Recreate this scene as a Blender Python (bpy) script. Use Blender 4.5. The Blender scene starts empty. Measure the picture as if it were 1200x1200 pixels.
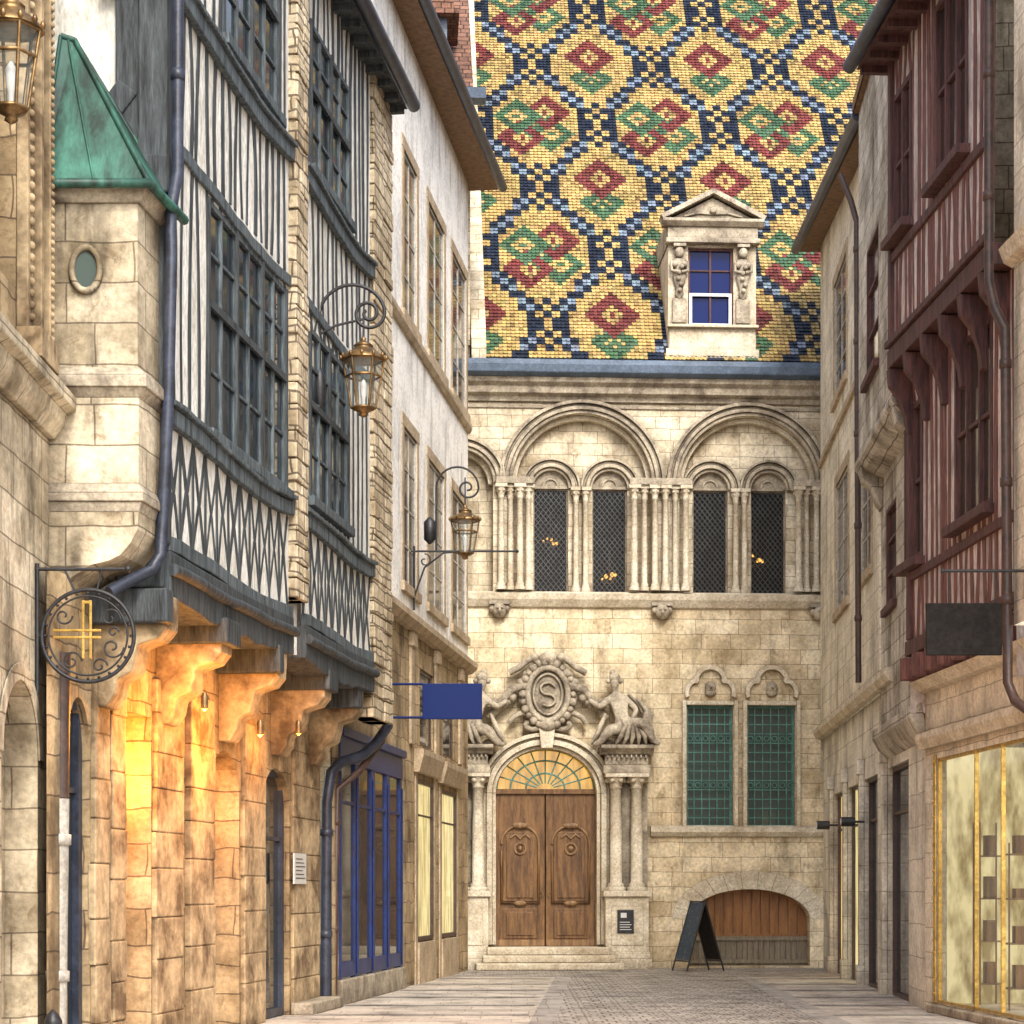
import bpy, bmesh, math, random
from mathutils import Vector, Matrix
random.seed(7)
R=math.radians; pi=math.pi
scene=bpy.context.scene
FOC=2400.0; HZ=1045.0; EYE=1.6
# ------------------------------------------------------------------ frames
class Frame:
    """vertical facade frame: u along wall, d outwards, z up"""
    def __init__(s,x,y,ux,uy,right=False):
        l=math.hypot(ux,uy); s.o=(x,y); s.u=(ux/l,uy/l); s.right=right
        s.n=(-s.u[1],s.u[0]) if right else (s.u[1],-s.u[0])
    def w(s,p):
        u,d,z=p
        return (s.o[0]+s.u[0]*u+s.n[0]*d, s.o[1]+s.u[1]*u+s.n[1]*d, z)
    def P(s,px,py,d=0):   # survey: photo bearing -> (u,z) on this wall
        a=(px-600)/FOC
        ox=s.o[0]+s.n[0]*d; oy=s.o[1]+s.n[1]*d
        U=(a*oy-ox)/(s.u[0]-a*s.u[1]); t=oy+s.u[1]*U
        return U, EYE+(HZ-py)*t/FOC
    def U(s,px,d=0): return s.P(px,0,d)[0]
    def Y(s,y): return (y-s.o[1])/s.u[1]
class World_(Frame):
    def __init__(s): s.o=(0,0)
    def w(s,p): return p
FW=World_()
def lineframe(c,m,y0,right=False): return Frame(c+m*y0,y0,m,1,right)
FV=Frame(-1.0,42.45,1,0.055)
FL=lineframe(-5.888,.12,28.0)
FJ=lineframe(-5.857,.139,18.9)
FG=lineframe(-6.235,.127,17.6)
FN=Frame(-4.1,10.0,0,1)
FR=lineframe(3.91,.058,27.5,True)
FR1=lineframe(7.0,-.06,22.85,True)
# ------------------------------------------------------------------ mesh builder
class MB:
    def __init__(s): s.v=[];s.f=[];s.m=[];s.s=[];s.c=[]
    def add(s,vs,fs,mat=0,smooth=False,col=None):
        b=len(s.v); s.v+= [tuple(v) for v in vs]
        for f in fs:
            s.f.append(tuple(b+i for i in f)); s.m.append(mat); s.s.append(smooth); s.c.append(col)
    def quad(s,a,b,c,d,mat=0): s.add([a,b,c,d],[(0,1,2,3)],mat)
    def box(s,u0,u1,d0,d1,z0,z1,mat=0):
        s.add([(u0,d0,z0),(u1,d0,z0),(u1,d1,z0),(u0,d1,z0),(u0,d0,z1),(u1,d0,z1),(u1,d1,z1),(u0,d1,z1)],
              [(0,3,2,1),(4,5,6,7),(0,1,5,4),(1,2,6,5),(2,3,7,6),(3,0,4,7)],mat)
    def prism(s,pts,d0,d1,mat=0):    # pts in (u,z)
        n=len(pts)
        s.add([(p[0],d0,p[1]) for p in pts]+[(p[0],d1,p[1]) for p in pts],
              [tuple(range(n)),tuple(range(2*n-1,n-1,-1))]+[(i,(i+1)%n,n+(i+1)%n,n+i) for i in range(n)],mat)
    def prof(s,pts,u0,u1,mat=0):     # pts in (d,z) extruded along u
        n=len(pts)
        s.add([(u0,p[0],p[1]) for p in pts]+[(u1,p[0],p[1]) for p in pts],
              [tuple(range(n)),tuple(range(2*n-1,n-1,-1))]+[(i,(i+1)%n,n+(i+1)%n,n+i) for i in range(n)],mat)
    def beam(s,p,q,w,d0,d1,mat=0,w2=None):
        w2=w if w2 is None else w2
        dx,dz=q[0]-p[0],q[1]-p[1]; l=math.hypot(dx,dz) or 1; nx,nz=-dz/l,dx/l
        s.prism([(p[0]-nx*w/2,p[1]-nz*w/2),(q[0]-nx*w2/2,q[1]-nz*w2/2),(q[0]+nx*w2/2,q[1]+nz*w2/2),(p[0]+nx*w/2,p[1]+nz*w/2)],d0,d1,mat)
    def tube(s,pts,r,n=8,mat=0):
        pts=[Vector(p) for p in pts]; N=len(pts); vs=[];
        rr=r if isinstance(r,(list,tuple)) else [r]*N
        ref=None
        for i,p in enumerate(pts):
            t=(pts[min(i+1,N-1)]-pts[max(i-1,0)]); t=t.normalized() if t.length>1e-9 else Vector((0,0,1))
            if ref is None:
                ref=Vector((0,0,1)) if abs(t.z)<.9 else Vector((1,0,0))
            a=ref-t*ref.dot(t); a=a.normalized() if a.length>1e-6 else t.orthogonal().normalized(); ref=a; b=t.cross(a)
            for k in range(n):
                an=2*pi*k/n; vs.append(p+(a*math.cos(an)+b*math.sin(an))*rr[i])
        fs=[(i*n+k,i*n+(k+1)%n,(i+1)*n+(k+1)%n,(i+1)*n+k) for i in range(N-1) for k in range(n)]
        s.add(vs,fs,mat,True); 
        s.add([vs[k] for k in range(n)],[tuple(range(n))],mat); s.add([vs[(N-1)*n+k] for k in range(n)],[tuple(range(n))],mat)
    def lathe(s,u,d,prof,n=12,mat=0,smooth=True,su=1,sd=1,a0=0):
        vs=[];
        for r,z in prof:
            for k in range(n):
                a=2*pi*k/n+a0; vs.append((u+r*su*math.cos(a),d+r*sd*math.sin(a),z))
        N=len(prof)
        s.add(vs,[(i*n+k,i*n+(k+1)%n,(i+1)*n+(k+1)%n,(i+1)*n+k) for i in range(N-1) for k in range(n)],mat,smooth)
        s.add(vs[:n],[tuple(range(n))],mat); s.add(vs[-n:],[tuple(range(n))],mat)
    def ball(s,u,d,z,r,su=1,sd=1,sz=1,mat=0,n=10):
        prof=[(r*math.sin(pi*i/n)+1e-4,z-r*sz*math.cos(pi*i/n)) for i in range(n+1)]
        s.lathe(u,d,prof,12,mat,True,su,sd)
    def arch(s,cu,cz,ri,ro,d0,d1,a0=0,a1=pi,n=28,mat=0,ky=1.0):
        vs=[];
        for i in range(n+1):
            a=a0+(a1-a0)*i/n; c,si=math.cos(a),math.sin(a)
            for r,dd in ((ri,d0),(ro,d0),(ro,d1),(ri,d1)):
                vs.append((cu+r*c,dd,cz+(r if ky==1 else (r-ri)+ri*ky)*si))
        fs=[(i*4+k,i*4+(k+1)%4,(i+1)*4+(k+1)%4,(i+1)*4+k) for i in range(n) for k in range(4)]
        fs+=[(0,1,2,3),(n*4+3,n*4+2,n*4+1,n*4)]
        s.add(vs,fs,mat)
    def wall(s,u0,u1,z0,z1,holes=(),d=0,rev=.25,mat=0,rmat=None):
        rmat=mat if rmat is None else rmat
        H=[]
        for h in holes:
            a,b,c,t=h[:4]; H.append((max(a,u0),min(b,u1),max(c,z0),min(t,z1),h[4] if len(h)>4 else 0))
        us=sorted({u0,u1}|{h[0] for h in H}|{h[1] for h in H}); zs=sorted({z0,z1}|{h[2] for h in H}|{h[3] for h in H})
        for i in range(len(us)-1):
            for j in range(len(zs)-1):
                cu,cz=(us[i]+us[i+1])/2,(zs[j]+zs[j+1])/2
                if any(h[0]<cu<h[1] and h[2]<cz<h[3] for h in H): continue
                if us[i+1]-us[i]<1e-5 or zs[j+1]-zs[j]<1e-5: continue
                s.quad((us[i],d,zs[j]),(us[i+1],d,zs[j]),(us[i+1],d,zs[j+1]),(us[i],d,zs[j+1]),mat)
        for a,b,c,t,rise in H:
            e=d-rev; ts=t-rise
            s.quad((a,d,c),(a,e,c),(a,e,ts),(a,d,ts),rmat); s.quad((b,d,c),(b,e,c),(b,e,ts),(b,d,ts),rmat)
            s.quad((a,d,c),(b,d,c),(b,e,c),(a,e,c),rmat)
            if rise==0: s.quad((a,d,t),(b,d,t),(b,e,t),(a,e,t),rmat)
            else:
                n=20; hw=(b-a)/2; cu=(a+b)/2
                pts=[(cu-hw*math.cos(pi*i/n),ts+rise*math.sin(pi*i/n)) for i in range(n+1)]
                for i in range(n):
                    p,q=pts[i],pts[i+1]
                    s.quad((p[0],d,p[1]),(q[0],d,q[1]),(q[0],d,t),(p[0],d,t),mat)
                    s.quad((p[0],d,p[1]),(q[0],d,q[1]),(q[0],e,q[1]),(p[0],e,p[1]),rmat)
def mesh_obj(name,mb,mats,frame=FW,base=(0,0,0),bevel=0,attr=False):
    me=bpy.data.meshes.new(name)
    W=[frame.w(v) for v in mb.v]
    me.from_pydata([(x-base[0],y-base[1],z-base[2]) for x,y,z in W],[],mb.f)
    for m in mats: me.materials.append(m)
    for p,mi,sm in zip(me.polygons,mb.m,mb.s): p.material_index=mi; p.use_smooth=sm
    uv=me.uv_layers.new(name="UVMap")
    data=[0.0]*(2*len(me.loops)); li=0
    for f in mb.f:
        vs=[mb.v[i] for i in f]; nx=ny=nz=0
        for i in range(len(vs)):
            a,b=vs[i],vs[(i+1)%len(vs)]
            nx+=(a[1]-b[1])*(a[2]+b[2]); ny+=(a[2]-b[2])*(a[0]+b[0]); nz+=(a[0]-b[0])*(a[1]+b[1])
        ax,ay,az=abs(nx),abs(ny),abs(nz)
        for v in vs:
            if az>ax and az>ay: q=(v[0],v[1])
            elif ay>=ax: q=(v[0],v[2])
            else: q=(v[1]+.37,v[2])
            data[2*li]=q[0]+50; data[2*li+1]=q[1]+20; li+=1
    uv.data.foreach_set('uv',data)
    if attr:
        ca=me.color_attributes.new('Col','FLOAT_COLOR','CORNER'); li=0
        for f,c in zip(mb.f,mb.c):
            for _ in f: ca.data[li].color=(*c,1); li+=1
    else:
        bm=bmesh.new(); bm.from_mesh(me); bmesh.ops.recalc_face_normals(bm,faces=bm.faces); bm.to_mesh(me); bm.free()
    o=bpy.data.objects.new(name,me); scene.collection.objects.link(o)
    if bevel:
        b=o.modifiers.new('bevel','BEVEL'); b.width=bevel; b.segments=2; b.limit_method='ANGLE'; b.angle_limit=R(40)
    return o
class Thing:
    def __init__(s,name,label,cat,base,group=None):
        e=bpy.data.objects.new(name,None); scene.collection.objects.link(e); e.location=base; e.empty_display_size=.3
        e["label"]=label; e["category"]=cat
        if group: e["group"]=group
        s.e=e; s.base=base
    def part(s,name,mb,mats,frame=FW,parent=None,label=None,bevel=0,attr=False):
        o=mesh_obj(name,mb,mats if isinstance(mats,(list,tuple)) else [mats],frame,s.base,bevel,attr)
        o.parent=parent or s.e
        if label: o["label"]=label
        return o
def structure(name,mb,mats):
    o=mesh_obj(name,mb,mats); o["kind"]="structure"; o["label"]=name.replace('_',' '); return o
# ------------------------------------------------------------------ materials
def newmat(name):
    m=bpy.data.materials.new(name); m.use_nodes=True; nt=m.node_tree
    return m,nt,nt.nodes['Principled BSDF']
def N(nt,t,**k):
    n=nt.nodes.new(t)
    for a,b in k.items(): setattr(n,a,b)
    return n
def noise(nt,vec,scale,detail=4,rough=.55,stretch=None,dist=0):
    if stretch:
        mp=N(nt,'ShaderNodeMapping'); mp.inputs['Scale'].default_value=stretch; nt.links.new(vec,mp.inputs[0]); vec=mp.outputs[0]
    n=N(nt,'ShaderNodeTexNoise'); n.inputs['Scale'].default_value=scale; n.inputs['Detail'].default_value=detail; n.inputs['Roughness'].default_value=rough
    n.inputs['Distortion'].default_value=dist
    nt.links.new(vec,n.inputs['Vector']); return n.outputs['Fac']
def ramp(nt,fac,stops):
    r=N(nt,'ShaderNodeValToRGB'); nt.links.new(fac,r.inputs[0]); e=r.color_ramp.elements
    while len(e)<len(stops): e.new(.5)
    for el,(p,c) in zip(e,stops):
        el.position=p; el.color=(*c,1) if isinstance(c,tuple) else (c,c,c,1)
    return r.outputs[0]
def mixc(nt,a,b,fac=1.0,mode='MULTIPLY'):
    m=N(nt,'ShaderNodeMixRGB',blend_type=mode)
    for i,x in ((1,a),(2,b),(0,fac)):
        if isinstance(x,(tuple,float,int)):
            m.inputs[i].default_value=(*x,1) if isinstance(x,tuple) else x
        else: nt.links.new(x,m.inputs[i])
    return m.outputs[0]
def bump(nt,bs,h,st,dist=.02,prev=None):
    b=N(nt,'ShaderNodeBump'); b.inputs['Strength'].default_value=st; b.inputs['Distance'].default_value=dist
    nt.links.new(h,b.inputs['Height'])
    if prev: nt.links.new(prev,b.inputs['Normal'])
    nt.links.new(b.outputs[0],bs.inputs['Normal']); return b.outputs[0]
def ao_grime_shade(nt,col,dist=.35,dark=.28):  # darkens creases and recesses: contact grime plus shade painted into the colour
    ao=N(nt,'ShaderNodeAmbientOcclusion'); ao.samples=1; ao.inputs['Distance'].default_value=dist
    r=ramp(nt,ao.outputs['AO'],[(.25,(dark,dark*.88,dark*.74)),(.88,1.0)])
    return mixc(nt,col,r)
def stone(name,c1,c2,mortar,bw=.6,rh=.3,ms=.008,stain=.66,streak=.70,bst=.4,wob=.012,ao=True,big=1.0,white=False):
    m,nt,bs=newmat(name); tc=N(nt,'ShaderNodeTexCoord'); ob=tc.outputs['Object']; uv=tc.outputs['UV']
    nz=N(nt,'ShaderNodeTexNoise'); nz.inputs['Scale'].default_value=2.3; nz.inputs['Detail'].default_value=1; nt.links.new(ob,nz.inputs['Vector'])
    sub=N(nt,'ShaderNodeVectorMath',operation='SUBTRACT'); nt.links.new(nz.outputs['Color'],sub.inputs[0]); sub.inputs[1].default_value=(.5,.5,.5)
    sc=N(nt,'ShaderNodeVectorMath',operation='SCALE'); nt.links.new(sub.outputs[0],sc.inputs[0]); sc.inputs['Scale'].default_value=wob*4
    ad=N(nt,'ShaderNodeVectorMath',operation='ADD'); nt.links.new(uv,ad.inputs[0]); nt.links.new(sc.outputs[0],ad.inputs[1])
    b=N(nt,'ShaderNodeTexBrick'); nt.links.new(ad.outputs[0],b.inputs['Vector']); b.inputs['Scale'].default_value=1
    b.inputs['Color1'].default_value=(*c1,1); b.inputs['Color2'].default_value=(*c2,1); b.inputs['Mortar'].default_value=(*mortar,1)
    b.inputs['Mortar Size'].default_value=ms; b.inputs['Mortar Smooth'].default_value=.3; b.inputs['Bias'].default_value=-.15
    b.inputs['Brick Width'].default_value=bw; b.inputs['Row Height'].default_value=rh; b.offset=.37; b.squash=1.45; b.squash_frequency=3
    n1=noise(nt,ob,1.1*big,4,.65); n2=noise(nt,ob,16,3,.7); n3=noise(nt,ob,2.2,4,.65,(1,1,.22)); n4=noise(nt,ob,4.5,4,.75,None,.6)
    tn=(.97,.92) if white else (.90,.73)
    c=mixc(nt,b.outputs['Color'],ramp(nt,n1,[(.34,(stain,stain*tn[0],stain*tn[1])),(.58,(1.14,1.11,1.04))]))
    c=mixc(nt,c,ramp(nt,n2,[(.3,.72),(.7,1.18)]))
    c=mixc(nt,c,ramp(nt,n3,[(.35,(streak*.75,streak*.73,streak*.70)),(.47,1.0)]),.8)
    c=mixc(nt,c,ramp(nt,n4,[(.34,(.50,.42,.33)),(.44,1.0)]),.3 if white else .6)
    if ao: c=ao_grime_shade(nt,c)
    nt.links.new(c,bs.inputs['Base Color']); bs.inputs['Roughness'].default_value=.88
    inv=N(nt,'ShaderNodeMath',operation='MULTIPLY_ADD'); inv.inputs[1].default_value=-1; nt.links.new(b.outputs['Fac'],inv.inputs[0]); nt.links.new(n2,inv.inputs[2])
    bump(nt,bs,inv.outputs[0],bst,.02)
    return m
def rough(name,c1,c2,scale=3,stretch=None,rgh=.7,bst=.4,metal=0,ao=False,fine=22,aodark=.30,spec=.5,lo=.33,hi=.63):
    m,nt,bs=newmat(name); tc=N(nt,'ShaderNodeTexCoord'); ob=tc.outputs['Object']
    n1=noise(nt,ob,scale,4,.65,stretch,.3); n2=noise(nt,ob,fine,3,.7,stretch)
    c=ramp(nt,n1,[(lo,c2),(hi,c1)]); c=mixc(nt,c,ramp(nt,n2,[(.3,.62),(.68,1.15)]))
    if ao: c=ao_grime_shade(nt,c,.25,aodark)
    nt.links.new(c,bs.inputs['Base Color']); bs.inputs['Roughness'].default_value=rgh; bs.inputs['Metallic'].default_value=metal
    bs.inputs['Specular IOR Level'].default_value=spec
    bump(nt,bs,n2,bst,.015); return m
def plain(name,c,rgh=.5,metal=0,emit=0,ec=None,spec=.5):
    m,nt,bs=newmat(name); bs.inputs['Base Color'].default_value=(*c,1); bs.inputs['Roughness'].default_value=rgh; bs.inputs['Metallic'].default_value=metal
    bs.inputs['Specular IOR Level'].default_value=spec
    if emit: bs.inputs['Emission Color'].default_value=(*(ec or c),1); bs.inputs['Emission Strength'].default_value=emit
    return m
def glow(name,c1,c2,st,scale=(3,3,.6),lo=.35,hi=.65):
    m,nt,bs=newmat(name); tc=N(nt,'ShaderNodeTexCoord')
    n=noise(nt,tc.outputs['Object'],1.5,3,.6,scale); c=ramp(nt,n,[(lo,c2),(hi,c1)])
    nt.links.new(c,bs.inputs['Emission Color']); bs.inputs['Emission Strength'].default_value=st
    bs.inputs['Base Color'].default_value=(.05,.04,.03,1); bs.inputs['Roughness'].default_value=.08; return m
def glassy(name,c,alpha=.3,rgh=.03,spec=.8):
    m,nt,bs=newmat(name); bs.inputs['Base Color'].default_value=(*c,1); bs.inputs['Roughness'].default_value=rgh; bs.inputs['Alpha'].default_value=alpha
    bs.inputs['Specular IOR Level'].default_value=spec; return m
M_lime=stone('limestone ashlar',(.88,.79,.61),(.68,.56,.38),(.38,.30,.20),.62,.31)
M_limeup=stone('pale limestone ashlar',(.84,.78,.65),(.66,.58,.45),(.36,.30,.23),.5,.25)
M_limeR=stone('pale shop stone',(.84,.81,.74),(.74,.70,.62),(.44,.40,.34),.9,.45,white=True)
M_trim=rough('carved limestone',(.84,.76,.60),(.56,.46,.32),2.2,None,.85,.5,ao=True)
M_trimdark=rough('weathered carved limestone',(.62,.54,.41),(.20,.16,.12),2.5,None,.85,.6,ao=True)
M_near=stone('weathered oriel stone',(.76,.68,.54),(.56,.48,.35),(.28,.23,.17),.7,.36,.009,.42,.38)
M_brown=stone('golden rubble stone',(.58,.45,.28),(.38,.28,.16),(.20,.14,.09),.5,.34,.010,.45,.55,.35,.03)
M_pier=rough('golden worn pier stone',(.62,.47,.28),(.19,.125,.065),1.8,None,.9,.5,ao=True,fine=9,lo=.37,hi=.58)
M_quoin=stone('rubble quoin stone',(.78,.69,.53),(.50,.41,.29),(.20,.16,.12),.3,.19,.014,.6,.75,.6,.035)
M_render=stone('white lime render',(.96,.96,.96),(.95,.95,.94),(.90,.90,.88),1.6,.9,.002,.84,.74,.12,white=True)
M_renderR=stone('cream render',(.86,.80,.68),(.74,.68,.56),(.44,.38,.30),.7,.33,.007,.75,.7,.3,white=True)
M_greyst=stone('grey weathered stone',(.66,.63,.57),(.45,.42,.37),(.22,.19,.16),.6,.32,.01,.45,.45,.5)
M_frame=rough('tan stone dressing',(.60,.47,.32),(.36,.27,.17),2.5,None,.85,.4)
M_plaster=rough('aged white plaster',(.92,.91,.86),(.64,.61,.53),3,(1,1,.35),.9,.3)
M_pinkpl=rough('dirty pinkish infill plaster',(.70,.62,.57),(.32,.26,.24),5,(1,1,.3),.9,.3)
M_timber=rough('dark weathered oak',(.085,.10,.11),(.016,.019,.022),5,(3,3,.35),.75,.7)
M_timberg=rough('blue grey weathered oak',(.15,.185,.205),(.028,.036,.042),5,(3,3,.35),.75,.7)
M_red=rough('faded oxblood timber',(.26,.10,.08),(.07,.028,.026),6,(3,3,.35),.7,.6)
M_redd=rough('dark maroon timber',(.14,.056,.050),(.04,.018,.018),5,(3,3,.35),.7,.6)
M_copper=rough('verdigris copper',(.055,.20,.15),(.010,.035,.024),3.2,(1,1,.22),.5,.4,fine=9,lo=.40,hi=.66)
M_lead=rough('blue grey lead',(.12,.17,.25),(.06,.09,.135),3,None,.5,.3)
M_came=rough('grey lead cames',(.11,.115,.12),(.06,.06,.062),3,None,.5,.2)
M_pipe=rough('dark painted pipe',(.05,.062,.10),(.02,.025,.04),4,None,.4,.2)
M_pipebr=rough('brown painted pipe',(.09,.05,.04),(.04,.026,.02),4,None,.45,.2)
M_pipewh=rough('pale painted joinery',(.55,.52,.46),(.36,.33,.28),4,None,.5,.2)
M_iron=rough('wrought iron',(.03,.03,.035),(.012,.012,.014),6,None,.45,.2)
M_gold=rough('gilded metal',(.80,.54,.15),(.45,.27,.06),6,None,.35,.1,.8)
M_brass=rough('aged brass',(.36,.22,.09),(.13,.08,.04),6,None,.4,.2,.7)
M_door=rough('carved walnut door',(.25,.13,.05),(.085,.04,.017),3,(4,4,.5),.5,.4)
M_doorp=rough('pale worn wood',(.36,.21,.095),(.14,.075,.035),3,(4,4,.5),.5,.4)
M_orangew=rough('orange varnished boards',(.40,.18,.055),(.20,.08,.025),3,(4,4,.5),.4,.4)
M_greenw=rough('faded brown green boards',(.30,.25,.17),(.17,.14,.10),3,(4,4,.5),.6,.4)
M_soffit=rough('brown wooden soffit',(.26,.14,.065),(.12,.065,.03),3,(3,3,.5),.7,.4)
M_rtile=stone('brown roof tiles',(.26,.13,.09),(.13,.065,.05),(.03,.02,.015),.2,.14,.012,.6,.9,1.0,.005,False)
M_blue=rough('blue painted joinery',(.009,.034,.18),(.005,.015,.085),3,None,.4,.15)
M_bluesign=plain('blue enamel',(.003,.016,.11),.5,spec=.2)
M_dksign=rough('black sign board',(.028,.024,.022),(.015,.013,.012),3,None,.8,.1,spec=.15)
M_glass=glassy('dark window glass',(.02,.03,.04),1,.05,.8)
M_glassg=glassy('pale grey green glass',(.09,.12,.11),1,.12,.6)
M_glassb=glassy('blue window glass',(.004,.014,.10),1,.1,.12)
M_glassr=glassy('brown window glass',(.05,.036,.03),1,.1,.4)
M_clear=glassy('clear glass',(.4,.5,.5),.12,.02)
M_thin=glassy('thin leaded glass',(.03,.03,.03),.5,.2,.15)
M_inside=plain('dark interior',(.04,.035,.03),.9)
M_greengr=rough('green painted grille',(.12,.33,.29),(.06,.19,.16),5,None,.5,.2)
M_bulb=plain('lit bulb',(1,.6,.2),.5,0,3.0,(1,.50,.10))
M_warm=glow('lit shop display',(1.0,.70,.30),(.5,.28,.08),1.0)
M_warm2=glow('lit shop window',(1.0,.84,.40),(.45,.36,.14),1.0,(4,4,.8))
M_shopin=glow('bright shop interior',(1.0,.84,.42),(.34,.24,.08),.85,(3.2,3.2,1.1),.36,.60)
M_amber=glow('amber lit window',(1.0,.60,.12),(.60,.22,.02),1.15,(2,2,.9))
M_fan=glow('fanlight glow',(1.0,.55,.10),(.45,.20,.03),.95)
M_fabric=plain('display fabric',(.6,.5,.3),.8)
M_white=plain('white enamel',(.7,.7,.68),.4)
M_poster=rough('dark written poster',(.02,.05,.09),(.22,.25,.27),9,(2,2,3),.4,.05,0,lo=.30,hi=.46)
m,nt,bs=newmat('glazed roof tiles'); at=N(nt,'ShaderNodeVertexColor'); at.layer_name='Col'
tc=N(nt,'ShaderNodeTexCoord'); nn=noise(nt,tc.outputs['Object'],1.2,5,.7); n2=noise(nt,tc.outputs['Object'],14,3,.7)
c=mixc(nt,at.outputs['Color'],ramp(nt,nn,[(.3,.66),(.62,1.1)])); c=mixc(nt,c,ramp(nt,n2,[(.3,.70),(.7,1.12)]))
nt.links.new(c,bs.inputs['Base Color']); bs.inputs['Roughness'].default_value=.5; M_tiles=m
# ------------------------------------------------------------------ helpers
def window(T,F,u0,u1,z0,z1,d,nc,nr,mf,mg,fw=.07,bar=.03,sill=None,name='window',dep=.07,pane=True,lab=None):
    mb=MB(); mb.box(u0,u0+fw,d,d+dep,z0,z1); mb.box(u1-fw,u1,d,d+dep,z0,z1)
    mb.box(u0+fw,u1-fw,d,d+dep,z0,z0+fw); mb.box(u0+fw,u1-fw,d,d+dep,z1-fw,z1)
    for i in range(1,nc):
        u=u0+(u1-u0)*i/nc; mb.box(u-bar,u+bar,d+.002,d+dep-.004,z0+fw,z1-fw)
    rows=nr if isinstance(nr,(list,tuple)) else [j/nr for j in range(1,nr)]
    for r in rows:
        z=z0+(z1-z0)*r; mb.box(u0+fw,u1-fw,d+.004,d+dep*.7,z-bar*.8,z+bar*.8)
    w=T.part(name,mb,mf,F,label=lab)
    if pane:
        g=MB(); g.box(u0+.01,u1-.01,d-.02,d+.012,z0+.01,z1-.01); T.part('glass_pane',g,mg,F,parent=w)
    if sill is not None:
        s=MB(); s.box(u0-.08,u1+.08,d-.0,sill,z0-.12,z0-.004); T.part('sill',s,mf if mf in (M_timber,M_timberg,M_red,M_redd) else M_trim,F,parent=w,bevel=.01)
    return w
def studs(mb,u0,u1,z0,z1,holes,step=.25,w=.11,d0=0,d1=.045,mat=0,jit=.5,wob=.065):
    u=u0+w/2
    while u<u1-w/2+.001:
        ww=w*random.uniform(.6,1.3); uu=u+random.uniform(-.2,.2)*step*jit
        segs=[(z0,z1)]
        for h in holes:
            if h[0]-ww/2-.02<uu<h[1]+ww/2+.02:
                ns=[]
                for a,b in segs:
                    if h[2]>a: ns.append((a,min(b,h[2])))
                    if h[3]<b: ns.append((max(a,h[3]),b))
                segs=[x for x in ns if x[1]-x[0]>.05]
        for a,b in segs:
            t=random.uniform(-wob,wob); k=random.uniform(-wob,wob)
            n=6; L=[];Rr=[]
            for i in range(n+1):
                f=i/n; cx=uu+t*(2*f-1)+k*math.sin(pi*f); hw=ww/2*random.uniform(.8,1.14)
                z=a+(b-a)*f; L.append((cx-hw,z)); Rr.append((cx+hw,z))
            mb.prism(L+Rr[::-1],d0,d1+random.uniform(-.002,.004),mat)
        u+=step*random.uniform(.82,1.18)
def body(T,F,u0,u1,z0,z1,dep,mat,d=0,near=True,far=True):
    mb=MB()
    if near: mb.quad((u0,d,z0),(u0,d-dep,z0),(u0,d-dep,z1),(u0,d,z1))
    if far: mb.quad((u1,d,z0),(u1,d-dep,z0),(u1,d-dep,z1),(u1,d,z1))
    mb.quad((u0,d-dep,z0),(u1,d-dep,z0),(u1,d-dep,z1),(u0,d-dep,z1))
    T.part('side_wall',mb,mat,F)
def roof(T,F,u0,u1,ze,ov,d=0,run=4.5,rise=4.0,mat=None,ze1=None,sof=None,gut=True,ov1=None,raft=True):
    ze1=ze if ze1 is None else ze1; ov1=ov if ov1 is None else ov1
    mb=MB(); t=.16; dr=d-run
    A=[(u0,d+ov,ze),(u1,d+ov1,ze1),(u1,dr,ze1+rise),(u0,dr,ze+rise)]
    B=[(p[0],p[1],p[2]-t) for p in A]
    mb.add(A,[(0,1,2,3)],0); mb.add(B,[(0,1,2,3)],1)
    for i in range(4):
        j=(i+1)%4; mb.quad(A[i],A[j],B[j],B[i],1)
    C=[(u0,dr,ze+rise),(u1,dr,ze1+rise),(u1,dr-run,ze1),(u0,dr-run,ze)]
    mb.add(C,[(0,1,2,3)],0)
    mb.quad((u0,d+ov-.02,ze-t-.02),(u1,d+ov1-.02,ze1-t-.02),(u1,d-.05,ze1-t-.02),(u0,d-.05,ze-t-.02),1)
    r=T.part('roof',mb,[mat or M_rtile,sof or M_soffit],F)
    if gut:
        g=MB(); g.tube([(u0-.05,d+ov+.06,ze-.1),((u0+u1)/2,d+(ov+ov1)/2+.06,(ze+ze1)/2-.115),(u1+.05,d+ov1+.06,ze1-.12)],.095,10)
        T.part('gutter',g,M_pipe,F)
    n=int((u1-u0)/.5)
    if raft:
        for i in range(n+1):
            rf=MB(); f=i/max(n,1); u=u0+.1+(u1-u0-.2)*f; z=ze+(ze1-ze)*f; o=ov+(ov1-ov)*f
            rf.box(u-.05,u+.05,d-.02,d+o-.06,z-t-.11,z-t-.024)
            T.part('rafter',rf,sof or M_soffit,F)
def skin(joints,edges,sub=2):
    names=list(joints); me=bpy.data.meshes.new('tmp')
    me.from_pydata([joints[n][:3] for n in names],[(names.index(a),names.index(b)) for a,b in edges],[])
    o=bpy.data.objects.new('tmp',me); scene.collection.objects.link(o)
    o.modifiers.new('s','SKIN')
    for i,n in enumerate(names):
        r=joints[n][3]; me.skin_vertices[0].data[i].radius=(r,r)
    me.skin_vertices[0].data[0].use_root=True
    sb=o.modifiers.new('b','SUBSURF'); sb.levels=sub
    dg=bpy.context.evaluated_depsgraph_get(); ev=o.evaluated_get(dg); m2=ev.to_mesh()
    vs=[tuple(v.co) for v in m2.vertices]; fs=[tuple(p.vertices) for p in m2.polygons]
    ev.to_mesh_clear(); bpy.data.objects.remove(o); bpy.data.meshes.remove(me)
    return vs,fs
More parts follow.
